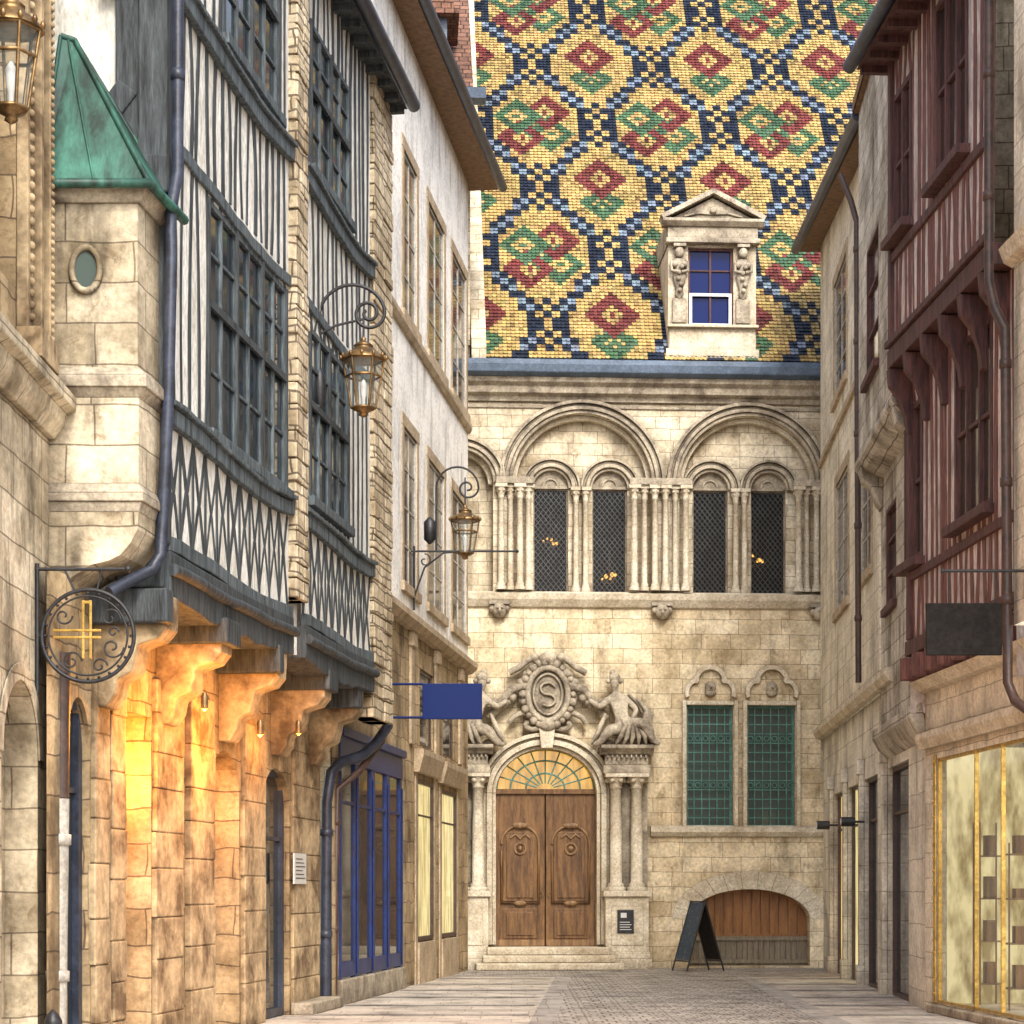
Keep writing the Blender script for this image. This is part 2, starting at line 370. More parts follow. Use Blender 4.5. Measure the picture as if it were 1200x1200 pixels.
# ------------------------------------------------------------------ ground
gm,nt,bs=newmat('earth paving'); bs.inputs['Base Color'].default_value=(.3,.27,.24,1); bs.inputs['Roughness'].default_value=.9
mb=MB(); mb.quad((-300,-100,0),(300,-100,0),(300,500,0),(-300,500,0)); structure('ground',mb,[gm])
M_cob=stone('cobbled setts',(.54,.50,.46),(.36,.33,.31),(.13,.11,.095),.17,.12,.014,.7,.9,1.0,.01,False,white=True)
M_slab=stone('stone paving slabs',(.60,.54,.48),(.50,.45,.41),(.30,.26,.23),.62,.55,.007,.72,.9,.3,.006,False,white=True)
M_slabd=stone('grey paving border',(.43,.40,.38),(.36,.335,.32),(.20,.18,.165),.5,.9,.008,.7,.9,.3,.006,False,white=True)
mb=MB(); mb.quad((-8,8,.004),(14,8,.004),(14,42.6,.004),(-8,42.6,.004)); structure('pavement',mb,[M_slab])
def strip(x0a,x1a,ya,x0b,x1b,yb,z): 
    m=MB(); m.quad((x0a,ya,z),(x1a,ya,z),(x1b,yb,z),(x0b,yb,z)); return m
structure('street',strip(-.2,3.2,8,1.1,4.2,38.5,.008),[M_cob])
structure('street_border',strip(-.55,-.2,8,.82,1.1,38.5,.012),[M_slabd]); structure('street_border',strip(3.2,3.6,8,4.2,4.5,38.5,.012),[M_slabd])
structure('square_paving',strip(-6,12,38.5,-6,12,48,.008),[M_cob])
structure('square_paving_border',strip(-2,8,38.5,-2,8,38.9,.012),[M_slabd])
for y in [22+i*2.2 for i in range(8)]:
    xl=-6.0+.125*y; structure('paving_band',strip(xl,-.95+.045*y-.02,y,xl,-.95+.045*y-.02,y+.28,.012),[M_slabd])
    structure('paving_band',strip(3.36+.03*y,3.95+.058*y+.2,y,3.36+.03*y,3.95+.058*y+.2,y+.28,.012),[M_slabd])
# ================================================================== MANSION (far facade)
P=FV.P
T=Thing('stone_mansion','pale limestone mansion with glazed polychrome tiled roof and arcaded windows','building',FV.w((4,0,0)))
def Z(py): return P(750,py)[1]
big=[(600,764),(796,957)]; bigH=[]
for a,b in big:
    ua,ub=FV.U(a),FV.U(b); zs=Z(568); r=(ub-ua)/2; bigH.append((ua,ub,Z(694),zs+r,r))
door=(FV.U(581),FV.U(699),0.45,Z(878),Z(878)-Z(930)); 
lw=[(FV.U(805),FV.U(859),Z(969),Z(826)),(FV.U(876),FV.U(932),Z(969),Z(826))]
low=(FV.U(808),FV.U(949),.05,Z(1042),.62)
lbig=(FV.U(500),FV.U(578),Z(694),Z(568)+(FV.U(578)-FV.U(500))/2,(FV.U(578)-FV.U(500))/2)
mb=MB(); zs_=Z(712)
mb.wall(-5,11.5,0,zs_,[door,*lw,low],0,.45,0)
T.part('lower_wall',mb,[M_lime],FV)
mb=MB(); mb.wall(-5,11.5,zs_,12.1,[*bigH,lbig],0,.32,0)
sm=[]
for (a,b) in [(625,666),(694,735),(812,853),(880,921)]:
    ua,ub=FV.U(a,-.3),FV.U(b,-.3); r=(ub-ua)/2; sm.append((ua,ub,Z(693)-.0,Z(570)+r,r))
mb.wall(-2.5,9,Z(698),12.0,sm,-.32,.3,0)
T.part('arcade_wall',mb,[M_limeup],FV)
mb=MB(); mb.box(-5,11.5,-9,-.9,0,12.0); T.part('rear_wall',mb,M_inside,FV)
CZ=-.28
mb=MB(); mb.prof([(0,12.05+CZ),(.06,12.05+CZ),(.08,12.15+CZ),(.2,12.2+CZ),(.22,12.33+CZ),(.32,12.4+CZ),(.34,12.5+CZ),(0,12.5+CZ)],-5,11.5); mb.box(-5,11.5,0,.035,11.92+CZ,11.98+CZ)
T.part('cornice',mb,M_trimdark,FV,bevel=.01)
mb=MB(); mb.prof([(0,12.5+CZ),(.36,12.5+CZ),(.48,12.56+CZ),(.5,12.72+CZ),(.44,12.84+CZ),(0,12.88+CZ)],-.2,11.5); T.part('gutter',mb,M_lead,FV,bevel=.02)
mb=MB(); mb.prof([(0,Z(714)),(.06,Z(712)),(.14,Z(704)),(.16,Z(697)),(0,Z(694))],-5,11.5); T.part('string_course',mb,M_trim,FV,bevel=.006)
mb=MB(); mb.prof([(0,Z(981)),(.06,Z(980)),(.13,Z(975)),(.13,Z(970)),(0,Z(967))],FV.U(762),11.5); T.part('string_course',mb,M_trim,FV,bevel=.006)
def archset(cu,cz,r,d0,ro_list,mat,name,a0=0,a1=pi):
    mb=MB()
    for ri,ro,dd in ro_list: mb.arch(cu,cz,r+ri,r+ro,d0,d0+dd,a0,a1,36)
    T.part(name,mb,mat,FV,bevel=.012)
for h in bigH+[lbig]:
    cu=(h[0]+h[1])/2; cz=h[3]-h[4]; archset(cu,cz,h[4],0,[(0,.07,.05),(.075,.15,.10),(.155,.2,.055),(.205,.275,.12)],M_trimdark,'archivolt')
    archset(cu,cz,h[4],-.32,[(-.1,0,.2)],M_trim,'inner_archivolt')
for h in sm:
    cu=(h[0]+h[1])/2; cz=h[3]-h[4]; archset(cu,cz,h[4],-.32,[(0,.06,.06),(.065,.14,.12),(.145,.2,.07),(.205,.25,.13)],M_trimdark,'window_arch')
def colonnette(T,F,u,d,z0,z1,r,mat,cap=True,name='colonnette'):
    mb=MB(); h=z1-z0
    mb.lathe(u,d,[(r*1.7,z0),(r*1.7,z0+.07),(r*1.3,z0+.09),(r*1.45,z0+.13),(r,z0+.17),(r*.98,z0+h*.5),(r*.9,z1-.3),(r*1.15,z1-.285),(r*.95,z1-.26),(r*1.1,z1-.2),(r*1.7,z1-.09),(r*1.75,z1-.07)],14)
    mb.box(u-r*1.9,u+r*1.9,d-r*1.9,d+r*1.9,z1-.07,z1)
    for k in range(6):
        a=k*pi/3; mb.ball(u+r*1.35*math.cos(a),d+r*1.35*math.sin(a),z1-.13,r*.5,n=5)
    return T.part(name,mb,mat,F)
zc0,zc1=Z(693),Z(570)
for px in (587,598,609,619): colonnette(T,FV,FV.U(px),.09 if px in(587,609) else .02,zc0,zc1,.065,M_trim)
for px in (743,755,767,779,791,803): colonnette(T,FV,FV.U(px),.09 if px in(743,767,779,803) else .03,zc0,zc1,.065,M_trim)
for px in (935,945,956,966): colonnette(T,FV,FV.U(px),.09 if px!=945 else .02,zc0,zc1,.065,M_trim)
for px in (675,686,862,872): colonnette(T,FV,FV.U(px,-.22),-.2,zc0,zc1,.06,M_trim)
for (a,b) in ((581,625),(737,810),(929,972)):
    mb=MB(); mb.box(FV.U(a),FV.U(b),0,.2,Z(570)+.002,Z(562)); T.part('impost',mb,M_trimdark,FV,bevel=.01)
for i,h in enumerate(sm):
    d=-.47; mb=MB(); a,b,c,t,r=h; tt=t-r
    mb.box(a,a+.03,d,d+.06,c,tt); mb.box(b-.03,b,d,d+.06,c,tt); mb.box(a+.03,b-.03,d,d+.06,tt-.03,tt); mb.box(a+.03,b-.03,d,d+.06,c,c+.03)
    w=T.part('lattice_window',mb,M_trimdark,FV)
    mb=MB(); mb.quad((a,d+.1,tt),(b,d+.1,tt),(b,d+.1,t),(a,d+.1,t)); mb.box(a,b,d,d+.12,tt,tt+.06); mb.arch((a+b)/2,tt+.06,r*.35,r*.45,d+.1,d+.13); T.part('lunette',mb,M_trimdark,FV)
    mb=MB(); st=.135
    for sgn in (1,-1):
        for k in range(-25,45):
            pts=[]; n=120
            for q in range(n+1):
                u=a+(b-a)*q/n; z=c+k*st+sgn*(u-a)*1.25
                if a+.02<u<b-.02 and c<z<tt-.02: pts.append((u,z))
            if len(pts)>4: mb.beam(pts[0],pts[-1],.013,d+.045,d+.06)
    T.part('lead_lattice',mb,M_came,FV,parent=w)
    mb=MB(); mb.quad((a,d+.02,c),(b,d+.02,c),(b,d+.02,tt),(a,d+.02,tt)); T.part('glass_pane',mb,M_thin,FV,parent=w)
for px,py in ((645,630),(714,672),(886,650)):
    C=Thing('chandelier','small lit chandelier with warm bulbs behind a latticed window','lamp',FV.w((FV.U(px,-.7),-.72,Z(py))),'chandeliers behind the arcade windows')
    u,z=FV.U(px,-.72),Z(py); mb=MB(); mb.tube([(u,-.72,z+.6),(u,-.72,z)],.008,6); mb.arch(u,z+.02,.12,.135,-.73,-.71,pi,2*pi,12); mb.box(u-.16,u+.16,-.73,-.71,z,z+.015)
    C.part('arm',mb,M_brass,FV)
    for k in (-.15,-.07,.02,.06,.13):
        mb=MB(); mb.ball(u+k,-.70,z+.05+random.uniform(-.08,.09),random.uniform(.02,.045),sz=1.2,n=6); C.part('bulb',mb,M_bulb,FV)
for px,py in ((585,716),(775,718),(960,720)):
    u,z=P(px,py); mb=MB(); mb.ball(u,.12,z,.15,1,.9,1.05); mb.ball(u,.25,z-.02,.04,1,1,1.3); mb.ball(u-.05,.24,z+.04,.03); mb.ball(u+.05,.24,z+.04,.03); mb.ball(u-.15,.1,z+.03,.07); mb.ball(u+.15,.1,z+.03,.07); mb.box(u-.22,u+.22,0,.14,z+.13,z+.2)
    T.part('carved_head',mb,M_trimdark,FV)
for (a,b,c,t) in lw:
    w=window(T,FV,a,b,c,t,-.22,1,1,M_greengr,M_glassg,.05,.02,name='grille_window',pane=True)
    mb=MB(); n=6
    for i in range(1,n): mb.tube([(a+(b-a)*i/n,-.1,c),(a+(b-a)*i/n,-.1,t)],.013,6)
    for j in range(1,13): mb.box(a,b,-.115,-.085,c+(t-c)*j/13-.009,c+(t-c)*j/13+.009)
    for i in range(n):
        for j in (4,9):
            cu=a+(b-a)*(i+.5)/n; cz=c+(t-c)*(j+.5)/13; mb.arch(cu,cz,.045,.06,-.11,-.09,0,2*pi,12)
    T.part('iron_grille',mb,M_greengr,FV,parent=w)
    mb=MB(); cu=(a+b)/2; hw=(b-a)/2
    rr=hw*.62
    mb.arch(cu-hw*.48,t+.26,rr*.72,rr*.72+.09,0,.09,pi*.5,pi*1.12); mb.arch(cu+hw*.48,t+.26,rr*.72,rr*.72+.09,0,.088,-pi*.12,pi*.5); mb.arch(cu,t+.48,rr*.85,rr*.85+.09,0,.092,-.1,pi+.1)
    mb.box(a-.1,a-.02,0,.07,c,t+.1); mb.box(b+.02,b+.1,0,.07,c,t+.1); mb.box(a-.02,b+.02,0,.05,t+.005,t+.09)
    T.part('trefoil_arch',mb,M_trim,FV,parent=w,bevel=.01)
    mb=MB(); mb.ball(cu,.05,t+.36,.12,1,.8,1.1); mb.ball(cu,.16,t+.36,.025); mb.ball(cu,.04,t+.26,.09,1.3); T.part('carved_head',mb,M_trimdark,FV,parent=w)
a,b,c,t,r=low
mb=MB(); n=13; cu=(a+b)/2; hw=(b-a)/2
for i in range(n):
    a0=pi*i/n+.004; a1=pi*(i+1)/n-.004
    o=lambda k,an:(cu+(hw+k)*math.cos(an),t-r+(r+k*1.05)*math.sin(an))
    am=(a0+a1)/2; kk=.36
    mb.prism([o(0,a0),o(kk,a0),o(kk,am),o(kk,a1),o(0,a1),o(0,am)],-.02,.012)
T.part('arch_stones',mb,M_trim,FV,bevel=.005)
mb=MB(); w=(b-a)/13
for i in range(13): mb.box(a+i*w+.006,a+(i+1)*w-.006,-.42,-.38,.55,t)
mb.box(a,b,-.40,-.34,.62,.72); mb.box(a,b,-.45,-.42,.0,t); T.part('cellar_door',mb,M_orangew,FV)
mb=MB(); 
for i in range(22): mb.box(a+i*(b-a)/22+.004,a+(i+1)*(b-a)/22-.004,-.3,-.27,.02,.66+.01*(i%2))
mb.box(a,b,-.26,-.22,.58,.66); mb.box(a,b,-.26,-.22,.1,.18); T.part('low_board_screen',mb,M_greenw,FV)
# portal
D0,D1=door[0],door[1]; dm=(D0+D1)/2; zsp=door[3]-door[4]
mb=MB(); hw=(D1-D0)/2
ky=door[4]/hw
for k,(ri,ro,dd) in enumerate([(0,.08,.07),(.085,.2,.16),(.205,.27,.11),(.275,.36,.2)]):
    mb.arch(dm,zsp,hw+ri,hw+ro,0,dd,0,pi,36,0,ky)
    mb.box(D0-ro,D0-ri-.002,0,dd,.5,zsp-.001); mb.box(D1+ri+.002,D1+ro,0,dd,.5,zsp-.001)
mb.prism([(dm-.12,zsp+door[4]+.0),(dm+.12,zsp+door[4]),(dm+.17,zsp+door[4]+.45),(dm-.17,zsp+door[4]+.45)],.0,.26)
T.part('door_surround',mb,M_trim,FV,bevel=.012)
def Q(px): return FV.U(px)
for s_ in ((707,757),(527,571)):
    A,B=Q(s_[0]),Q(s_[1]); cs=[A+(B-A)*.26,A+(B-A)*.74]
    mb=MB()
    mb.box(A-.06,B+.06,0,.55,0,.22); mb.box(A,B,0,.48,.22,1.5); mb.box(A-.05,B+.05,0,.54,1.5,1.62); mb.box(A-.03,B+.03,0,.5,.22,.36); mb.box(A+.12,B-.12,.48,.5,.5,1.3)
    T.part('pedestal',mb,M_trim,FV,bevel=.015)
    for c in cs: colonnette(T,FV,c,.3,1.62,Z(908),.125,M_trim,name='portal_column')
    mb=MB(); mb.box(A-.02,B+.02,0,.1,1.62,Z(908)); mb.box(A-.04,B+.04,0,.46,Z(908)+.001,Z(898)); mb.box(A,B,0,.42,Z(898),Z(886)); 
    mb.prof([(0,Z(886)),(.46,Z(886)),(.5,Z(883)),(.6,Z(879)),(.6,Z(875)),(0,Z(875))],A-.1,B+.1)
    for k in range(9): mb.box(A+.02+(B-A-.04)*k/8.6,A+.06+(B-A-.04)*k/8.6,.42,.5,Z(890),Z(886)-.003)
    T.part('entablature',mb,M_trimdark,FV,bevel=.012)
for s in (-1,1):
    a=D0 if s<0 else dm+.01; b=dm-.01 if s<0 else D1
    mb=MB(); mb.box(a,b,-.34,-.26,.47,zsp); wd=b-a
    for (z0,z1) in ((.62,1.25),(1.4,2.85)):
        for e in (.0,.035): mb.box(a+.16+e*2,b-.16-e*2,-.26,-.235+e*.7,z0+e*2,z1-e*2)
    lf=T.part('door',mb,M_door,FV,bevel=.012)
    mb=MB(); cu=(a+b)/2
    mb.tube([(a+.13,-.23,2.45),(a+.13,-.23,1.36),(b-.13,-.23,1.36),(b-.13,-.23,2.45)]+[(cu+(wd/2-.13)*math.cos(t),-.23,2.6+.38*math.sin(t)) for t in [pi*i/14 for i in range(15)]],.028,6)
    mb.arch(cu,2.5,.1,.13,-.2,-.17,0,2*pi,20); mb.ball(cu,-.2,2.5,.06,n=6); mb.ball(cu,-.21,2.98,.08,2.2,.5,.8); mb.ball(cu,-.21,1.36,.07,2,.5,.8)
    mb.tube([(cu-.2,-.2,2.72),(cu-.1,-.19,2.8),(cu,-.19,2.7),(cu+.1,-.19,2.8),(cu+.2,-.2,2.72)],.022,6)
    T.part('carved_panel',mb,M_doorp,FV,parent=lf)
    mb=MB(); mb.box(a+.02,b-.02,-.26,-.25,.47,.6); T.part('kick_rail',mb,M_doorp,FV,parent=lf)
    mb=MB(); mb.arch(a+.09 if s>0 else b-.09,1.55,.035,.05,-.24,-.215,0,2*pi,16); T.part('handle',mb,M_brass,FV,parent=lf)
mb=MB(); mb.box(D0,D1,-.36,-.2,zsp,zsp+.1); T.part('door_transom',mb,M_door,FV)
mb=MB()
for i in range(1,10):
    a=pi*i/10; mb.tube([(dm+.18*math.cos(a),-.25,zsp+.1+.12*math.sin(a)),(dm+(hw-.05)*math.cos(a),-.25,zsp+.1+(door[4]-.1)*math.sin(a))],.014,6)
for k in (.4,.72,1.0): mb.tube([(dm+(hw-.03)*k*math.cos(pi*i/20),-.25,zsp+.1+(door[4]-.1)*k*math.sin(pi*i/20)) for i in range(21)],.018,6)
w=T.part('fanlight',mb,M_greengr,FV)
mb=MB(); mb.quad((D0,-.31,zsp),(D1,-.31,zsp),(D1,-.31,door[3]),(D0,-.31,door[3])); T.part('glass_pane',mb,M_fan,FV,parent=w)
mb=MB(); mb.box(D0-.2,D1+.2,-.3,.62,.3,.46); mb.box(D0-.3,D1+.3,-.3,.9,.152,.3); mb.box(D0-.45,D1+.45,-.3,1.2,.01,.15); T.part('door_steps',mb,M_trim,FV,bevel=.02)
u,z=P(733,1080,.5); mb=MB(); mb.box(u-.17,u+.17,.5,.52,z-.24,z+.24,0)
for k in range(4): mb.box(u-.12,u+.12-.03*(k%2),.521,.525,z-.17+k*.05,z-.155+k*.05,1)
mb.box(u-.1,u+.02,.521,.525,z+.08,z+.18,1); T.part('plaque',mb,[M_iron,M_white],FV)
def sculpt(mir):
    f=(lambda x:x) if not mir else (lambda x:1282-x)
    def J(px,py,d,r): u,z=P(f(px),py); return (u,d,z,r)
    j={'pel':J(730,858,.3,.17),'wai':J(727,843,.3,.14),'che':J(722,826,.32,.18),'nek':J(719,813,.34,.06),'hea':J(718,803,.36,.10),'top':J(718,797,.36,.09),
       'sl':J(712,821,.36,.09),'el':J(701,831,.42,.07),'hl':J(688,822,.36,.045),'sr':J(733,822,.28,.09),'er':J(744,834,.3,.07),'hr':J(737,847,.42,.045),
       'kl':J(749,848,.5,.13),'al':J(762,871,.5,.08),'fl':J(769,874,.6,.05),'kr':J(712,857,.55,.13),'ar':J(700,873,.5,.07),'fr':J(692,875,.55,.05)}
    e=[('pel','wai'),('wai','che'),('che','nek'),('nek','hea'),('hea','top'),('che','sl'),('sl','el'),('el','hl'),('che','sr'),('sr','er'),('er','hr'),('pel','kl'),('kl','al'),('al','fl'),('pel','kr'),('kr','ar'),('ar','fr')]
    vs,fs=skin(j,e); mb=MB(); mb.add(vs,fs,0,True)
    for (px,py,r,d) in ((718,796,.12,.33),(711,800,.06,.33),(725,800,.06,.33),(716,790,.07,.33)): u,z=P(f(px),py); mb.ball(u,d,z,r,n=6)
    def fold(pts,r): mb.tube([(P(f(a),b)[0],c,P(f(a),b)[1]) for a,b,c in pts],[r*.5]+[r]*(len(pts)-2)+[r*.4],8)
    for k in range(6): fold([(722+3*k,838+2*k,.36),(730+4*k,852+k,.55-.02*k),(724+7*k,866,.58),(718+9*k,876,.5)],.055)
    for k in range(3): fold([(745+3*k,820+3*k,.2),(757+2*k,834+3*k,.25),(751+3*k,850,.3),(762+2*k,868,.3)],.07)
    fold([(735,815,.2),(748,826,.16),(757,846,.2),(765,860,.25)],.06); fold([(708,838,.3),(703,850,.36),(698,862,.4),(690,874,.4)],.06)
    for (px,py,r) in ((752,858,.17),(742,868,.16),(708,872,.12),(757,872,.13),(728,872,.15),(738,850,.14)): u,z=P(f(px),py); mb.ball(u,.3,z,r,1.3,.9,.8,n=7)
    T.part('reclining_statue',mb,M_trimdark,FV,label='carved reclining draped figure on the portal')
sculpt(False); sculpt(True)
mb=MB(); u0,z0=P(641,815)
def ov(rx,rz,d,r,a0=0,a1=2*pi,du=0,dz=0,n=28): mb.tube([(u0+du+rx*math.cos(a0+(a1-a0)*i/n),d,z0+dz+rz*math.sin(a0+(a1-a0)*i/n)) for i in range(n+1)],r,8)
mb.prism([(u0+.42*math.cos(2*pi*i/28),z0+.55*math.sin(2*pi*i/28)) for i in range(28)],.05,.22)
ov(.42,.55,.26,.07); ov(.3,.42,.25,.03); ov(.56,.68,.18,.06,-.3,pi+.3)
mb.tube([(u0+.15*math.cos(t),.26,z0+.12+.12*math.sin(t)) for t in [.3+i*.3 for i in range(0,15)]]+[(u0+.15*math.cos(t),.26,z0-.12+.12*math.sin(t)) for t in [pi/2-i*.3 for i in range(0,14)]],.03,6)
for i in range(26):
    a=2*pi*i/26; mb.ball(u0+.52*math.cos(a),.25,z0+.66*math.sin(a),.075+.02*(i%2),n=5)
for s in (-1,1):
    for k in range(9):
        t=k/8; mb.ball(u0+s*(.45+.75*t),.2,z0+.42-.55*t-.3*math.sin(pi*t),.075+.03*(k%2),n=5)
    mb.tube([(u0+s*(.35+.45*(1-q/16)*math.cos(q*.5)),.2,z0-.6+.28*(1-q/16)*math.sin(q*.5)) for q in range(15)],.06,8)
    mb.tube([(u0+s*.1,.22,z0+.62),(u0+s*.35,.25,z0+.74),(u0+s*.6,.22,z0+.55),(u0+s*.8,.2,z0+.45)],.07,8)
    mb.tube([(u0+s*.4,.22,z0+.2),(u0+s*.75,.25,z0+.1),(u0+s*.95,.22,z0-.15),(u0+s*1.2,.2,z0-.5)],.09,8)
    mb.ball(u0+s*.28,.25,z0+.76,.1,n=6)
mb.ball(u0,.24,z0+.74,.15,1.3,.8,.9); mb.ball(u0,.24,z0-.62,.14,1.5,.8,1)
T.part('carved_cartouche',mb,M_trimdark,FV,label='oval wreathed monogram cartouche above the doorway')
# tiled roof
ze=12.86+CZ; de=.38; PIT=R(55); cs,sn=math.cos(PIT),math.sin(PIT)
tw,th=.088,.105; mb=MB()
Yc=dict(y=(.60,.42,.155),r=(.22,.048,.042),g=(.085,.175,.09),n=(.013,.022,.048),l=(.24,.31,.40),o=(.42,.27,.09))
NU,NV=32,44
def tilecol(i,j):
    p=((i-14+NU/2)%NU-NU/2)/NU; q=((j-31+NV/2)%NV-NV/2)/NV
    # stepped outline: quantise the lattice into 2x2 tile steps
    ps=((i//2*2-14+NU/2)%NU-NU/2)/NU; qs=((j//2*2-31+NV/2)%NV-NV/2)/NV
    D0_=2*(abs(ps)+abs(qs)); Dd=2*(abs(p)+abs(q))
    cx=2*((.5-abs(ps))+abs(qs)); cy=2*(abs(ps)+(.5-abs(qs)))
    mc=min(cx,cy)
    if mc<.07: return 'y'
    if mc<.22: return 'n'
    if mc<.27: return 'y'
    if mc<.38: return 'n'
    e0=abs(D0_-1.03)
    if e0<.045: return 'l'
    if e0<.15: return 'n'
    if Dd<1:
        for (x,y_,c_) in ((-.135,.07,'g'),(.10,.10,'r'),(-.10,-.10,'r'),(.135,-.07,'g')):
            e=2*(abs(p-x)*.80+abs(q-y_)*1.08)
            if .14<e<.32: return c_
            if e<.05: return c_
        return 'y' if (Dd<.74 or (i+j)%4) else 'o'
    pp=(.5-abs(p))*(1 if p<0 else -1); qq=(.5-abs(q))*(1 if q<0 else -1)
    for (b,c_,ro_) in ((.08,'r',.36),(-.11,'g',.30)):
        e=2*(abs(pp)*.78+abs(qq-b)*1.2)
        if ro_-.19<e<ro_: return c_
        if e<.06: return c_
    return 'y'
u00=.45
ncol=int((11.3-u00)/tw); nrow=152
for j in range(nrow):
    s0=j*th; s1=s0+th+.01; rowf=random.uniform(.88,1.06)
    for i in range(ncol):
        cc=Yc[tilecol(i,j)]; f=random.uniform(.70,1.18)*rowf; cc=tuple(min(1,x*f*random.uniform(.92,1.08)) for x in cc)
        if random.random()<.06: cc=tuple(x*.5 for x in cc)
        a=u00+i*tw+.003; b=a+tw-.006; l=random.uniform(.020,.036)
        def pt(u,s,h): return (u,de-s*cs+h*sn,ze+s*sn+h*cs)
        m_=(a+b)/2
        vs=[pt(a,s0+.015,l),pt(m_,s0-.006,l),pt(b,s0+.015,l),pt(b,s1,0.004),pt(a,s1,.004),pt(a,s0+.015,0),pt(m_,s0-.006,0),pt(b,s0+.015,0)]
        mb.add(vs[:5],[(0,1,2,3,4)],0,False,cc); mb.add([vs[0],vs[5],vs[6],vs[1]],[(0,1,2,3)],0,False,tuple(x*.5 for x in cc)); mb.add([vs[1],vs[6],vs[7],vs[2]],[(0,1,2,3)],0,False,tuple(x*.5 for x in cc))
ro=T.part('tiled_roof',mb,M_tiles,FV,attr=True)
mb=MB(); L=nrow*th
mb.quad((u00,de,ze-.02),(11.3,de,ze-.02),(11.3,de-L*cs,ze+L*sn-.02),(u00,de-L*cs,ze+L*sn-.02))
mb.quad((u00,de-L*cs,ze+L*sn),(11.3,de-L*cs,ze+L*sn),(11.3,-19,12.8),(u00,-19,12.8)); T.part('roof_deck',mb,M_iron,FV)
mb=MB()
mb.add([(u00-.3,de+.02,ze-.1),(u00,de+.02,ze-.1),(u00,de-L*cs,ze+L*sn+.1),(u00-.3,de-L*cs,ze+L*sn+.1),(u00-.3,de+.05,ze+.2),(u00,de+.05,ze+.2),(u00,de-L*cs,ze+L*sn+.45),(u00-.3,de-L*cs,ze+L*sn+.45)],[(0,1,2,3),(4,5,6,7),(0,1,5,4),(1,2,6,5),(2,3,7,6),(3,0,4,7)])
T.part('gable_coping',mb,M_limeup,FV)
# dormer
dA,dB=FV.U(783,.25),FV.U(886,.25); dz0=12.9+CZ
def ZD(py): return P(835,py,.2)[1]
dw=(FV.U(806,.2),FV.U(859,.2),ZD(383),ZD(291))
mb=MB(); mb.wall(dA,dB,dz0-.02,ZD(288),[dw],.25,.2,0)
mb.quad((dA,.25,dz0),(dA,-2.6,dz0),(dA,-2.6,ZD(288)),(dA,.25,ZD(288))); mb.quad((dB,.25,dz0),(dB,-2.6,dz0),(dB,-2.6,ZD(288)),(dB,.25,ZD(288)))
mb.box(dA-.05,dB+.05,.25,.33,dz0-.02,dz0+.22); mb.box(dA+.02,dB-.02,.25,.3,dz0+.22,ZD(386)); mb.box(dA-.03,dB+.03,.25,.4,ZD(386),ZD(383)-.002)
dor=T.part('dormer',mb,M_trim,FV)
w=window(T,FV,dw[0],dw[1],dw[2],dw[3],.1,2,[.42,.72],M_redd,M_glassb,.05,.018,name='dormer_window'); 
w.parent=dor
for g in list(w.children): g.parent=dor
mb=MB(); zz=dw[2]+(dw[3]-dw[2])*.42
mb.box(dw[0]+.03,dw[1]-.03,.16,.2,zz-.05,zz+.01); mb.box(dw[0]+.03,dw[1]-.03,.16,.2,dw[2]+.01,dw[2]+.07); mb.box(dw[0]+.03,dw[0]+.09,.16,.2,dw[2]+.07,zz-.05); mb.box(dw[1]-.09,dw[1]-.03,.16,.2,dw[2]+.07,zz-.05)
T.part('lower_sash',mb,M_white,FV,parent=dor)
mb=MB(); t0=ZD(288)
mb.box(dA-.06,dB+.06,.2,.42,t0,t0+.1); mb.box(dA-.02,dB+.02,.2,.36,t0+.1,t0+.34); mb.prof([(.2,t0+.34),(.4,t0+.34),(.5,t0+.42),(.5,t0+.48),(.2,t0+.48)],dA-.14,dB+.14)
cu=(dA+dB)/2; hw2=(dB-dA)/2+.16
mb.prism([(cu-hw2+.15,t0+.48),(cu+hw2-.15,t0+.48),(cu,t0+.95)],.1,.34)
mb.beam((cu-hw2,t0+.5),(cu+.02,t0+1.06),.1,.1,.5); mb.beam((cu+hw2,t0+.5),(cu-.02,t0+1.06),.1,.1,.497)
mb.ball(cu,.4,t0+.66,.07); mb.tube([(cu-.6,.36,t0+.55),(cu-.3,.36,t0+.62),(cu,.36,t0+.6),(cu+.3,.36,t0+.62),(cu+.6,.36,t0+.55)],.025)
T.part('dormer_pediment',mb,M_trimdark,FV,parent=dor,bevel=.01)
hw3=hw2-.14
mb=MB(); mb.add([(cu-hw3,.3,t0+.5),(cu,.3,t0+1.05),(cu,-3.2,t0+1.05),(cu-hw3,-2.9,t0+.5),(cu+hw3,.3,t0+.5),(cu+hw3,-2.9,t0+.5),(cu-hw3,.2,t0-.02),(cu-hw3,-2.6,t0-.02),(cu+hw3,.2,t0-.02),(cu+hw3,-2.6,t0-.02)],[(0,1,2,3),(1,4,5,2),(0,3,7,6),(4,5,9,8)]); T.part('dormer_roof',mb,M_trimdark,FV,parent=dor)
